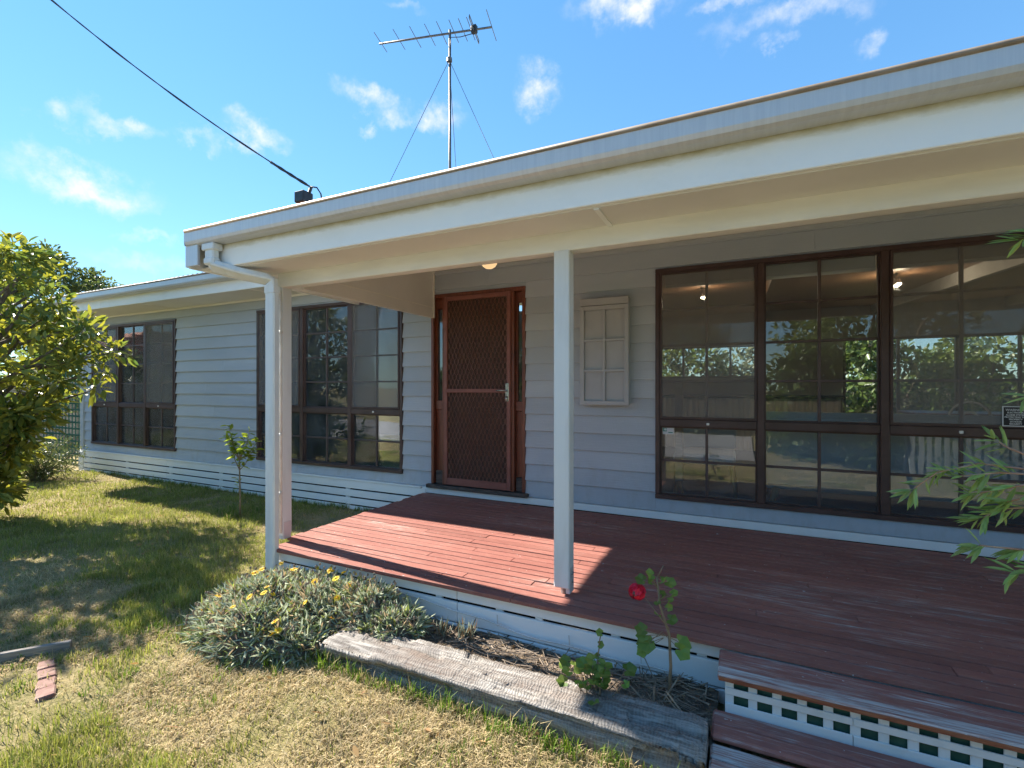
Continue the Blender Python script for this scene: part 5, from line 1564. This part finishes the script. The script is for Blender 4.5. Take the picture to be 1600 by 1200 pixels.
r_ = random.Random(61)
NUM = 'first second third fourth fifth sixth seventh eighth ninth tenth eleventh twelfth thirteenth'.split()
for i in range(12):
    if i < 6: x, y, h, w = 1.5 + 1.55 * i, -6.9 + r_.uniform(-.25, .2), r_.uniform(2.05, 2.6), 1.2
    else: x, y, h, w = -11.5 + 2.1 * (i - 6), -13.2 + r_.uniform(-.4, .4), r_.uniform(1.9, 2.5), 1.5
    c1, c2 = GREENS[i % 3]
    lab = ('near hedge shrub on the right behind the viewer, %s from the drive' if i < 6 else 'far hedge shrub across the drive behind the viewer, %s from the left') % NUM[i % 6]
    bush('hedge_shrub', x, y, w, h, lab, c1, c2, 700 + i, 84, 'street-side hedge', (.15, .075))
dv_ = MB().box(-30, .2, -11.8, -6.1, .0, .092).build('driveway', M['concrete'], None); tag(dv_, kind='structure')
for i, (x, y, h) in enumerate(((-2.5, -15.5, 4.6), (3.0, -10.8, 4.6), (8.5, -11.5, 4.4), (14.0, -13.0, 5.0), (-9.0, -15, 4.8))):
    t_ = root('street_tree', (x, y, 0), 'tall street tree behind the viewer, %s along the hedge' % ('first second third fourth fifth'.split()[i]), 'tree', 'street trees')
    tm = MB(); limb(tm, (x, y, 0), (x, y, h * .6), .16, .09, i)
    rr = random.Random(i + 90); cent = []
    for k in range(60):
        u = Vector((rr.gauss(0, 1), rr.gauss(0, 1), rr.gauss(0, 1))).normalized() * rr.uniform(.6, 1.0)
        cent.append((x + u.x * 1.9, y + u.y * 1.7, h * .62 + u.z * h * .36))
        if k % 6 == 0: limb(tm, (x, y, h * .4), cent[-1], .06, .015, 40 + k, 5)
    tm.build('trunk', M['bark'], t_, True)
    c1, c2 = GREENS[i % 3]
    V, F, Cc = clump_leaves(cent, [.62] * 60, [80] * 60, .19, .085, c1, c2, 90 + i)
    tag(tri_mesh('crown', V, F, M['leaf'], t_, Cc), kind='stuff')
# white picket fence along the right of the garden
pf = root('picket_fence', (4.0, -7.6, 0), 'white picket fence along the far side of the garden', 'fence')
pk0 = MB().prism([(-.035, 0), (.035, 0), (.035, .95), (0, 1.02), (-.035, .95)], 'y', -.009, .009).build('picket', M['picket'], pf)
x = 2.6; first = True
while x < 8.5:
    mw = Matrix.Translation((x, -5.75, .04))
    if first: pk0.matrix_basis = mw; first = False
    else: copy_of(pk0, 'picket', pf, mw)
    x += .115
for z in (.30, .80): bx('rail', M['picket'], pf, 2.5, 8.6, -5.78, -5.76, z, z + .06, .003)
# neighbouring house with a terracotta roof
nh = root('neighbour_house', (-24.0, -8.0, 0), 'neighbouring house with pale walls and terracotta tiled roof', 'house')
bx('wall', M['render_wall'], nh, -28, -20.5, -13, -4.0, 0, 2.35, 0)
f = MB().add([(-28.6, -13.6, 2.3), (-19.9, -13.6, 2.3), (-19.9, -3.4, 2.3), (-28.6, -3.4, 2.3), (-24.2, -9.0, 4.1), (-24.2, -8.0, 4.1)], [(0, 1, 4), (1, 2, 5, 4), (2, 3, 5), (3, 0, 4, 5), (3, 2, 1, 0)])
f.build('roof', M['terracotta'], nh)
for i in range(11):
    t = (i + .5) / 11
    MB().tube([(-19.9 - 4.3 * t, -13.6 + 4.6 * t, 2.33 + 1.8 * t), (-19.9 - 4.3 * t, -3.4 - 4.6 * t, 2.33 + 1.8 * t)], .035, 5).build('tile_course', M['terracotta'], nh)
# side trellis mirrored in the left window
t2 = root('side_trellis', (-12.4, -2.6, 0), 'square trellis running out from the left side boundary', 'trellis')
y = -4.6
while y < -1.2:
    bx('trellis_slat', M['edge_timber'], t2, -12.45, -12.44, y, y + .035, .05, 1.45, .002); y += .14
z = .15
while z < 1.45:
    bx('trellis_slat', M['edge_timber'], t2, -12.438, -12.428, -4.6, -1.2, z, z + .035, .002); z += .14
# planting behind the house, seen through the rear windows
for i, x in enumerate((-1.6, .6, 2.8, 5.0, 7.2)):
    c1, c2 = GREENS[(i + 1) % 3]
    bush('rear_shrub', x, 10.5 + .4 * (i % 2), 1.5, 3.0, 'rear garden shrub seen through the back windows, %s from left' % ('first second third fourth fifth'.split()[i]), c1, c2, 800 + i, 50, 'rear garden shrubs', (.18, .10))

def paling_fence(name, lab, p0, p1, h, mat):
    f = root(name, ((p0[0] + p1[0]) / 2, (p0[1] + p1[1]) / 2, 0), lab, 'fence')
    d = Vector((p1[0] - p0[0], p1[1] - p0[1], 0)); L = d.length; a = math.atan2(d.y, d.x); n = int(L / .16); r = random.Random(int(L * 10))
    base = MB().box(0, .152, -.008, .008, 0, h, .003).build('paling', mat, f)
    for i in range(n):
        mw = Matrix.Translation((p0[0] + d.x * i / n, p0[1] + d.y * i / n, .02 + r.gauss(0, .012))) @ Matrix.Rotation(a + r.gauss(0, .01), 4, 'Z')
        if i == 0: base.matrix_basis = mw
        else: copy_of(base, 'paling', f, mw)
    for z in (.35, h - .3):
        o = MB().box(0, L, .010, .05, z, z + .07).build('rail', mat, f); o.matrix_basis = Matrix.Translation((p0[0], p0[1], 0)) @ Matrix.Rotation(a, 4, 'Z')
paling_fence('paling_fence', 'grey timber paling fence along the rear boundary', (-14, 13.0), (12, 13.0), 1.75, M['grey_wood'])
paling_fence('paling_fence', 'grey timber paling fence along the left boundary', (-15.2, -9.0), (-15.2, 13.0), 1.65, M['grey_wood'])
for i, (x, y, h) in enumerate(((-16.6, -.6, 3.0), (-16.5, 1.8, 3.4), (-16.8, -3.4, 2.7))):
    c1, c2 = GREENS[i % 3]
    bush('boundary_shrub', x, y, 1.3, h, 'leafy shrub beyond the left paling fence, %s from the street' % ('second', 'third', 'first')[i], c1, c2, 860 + i, 46, 'shrubs beyond the left fence', (.16, .08))
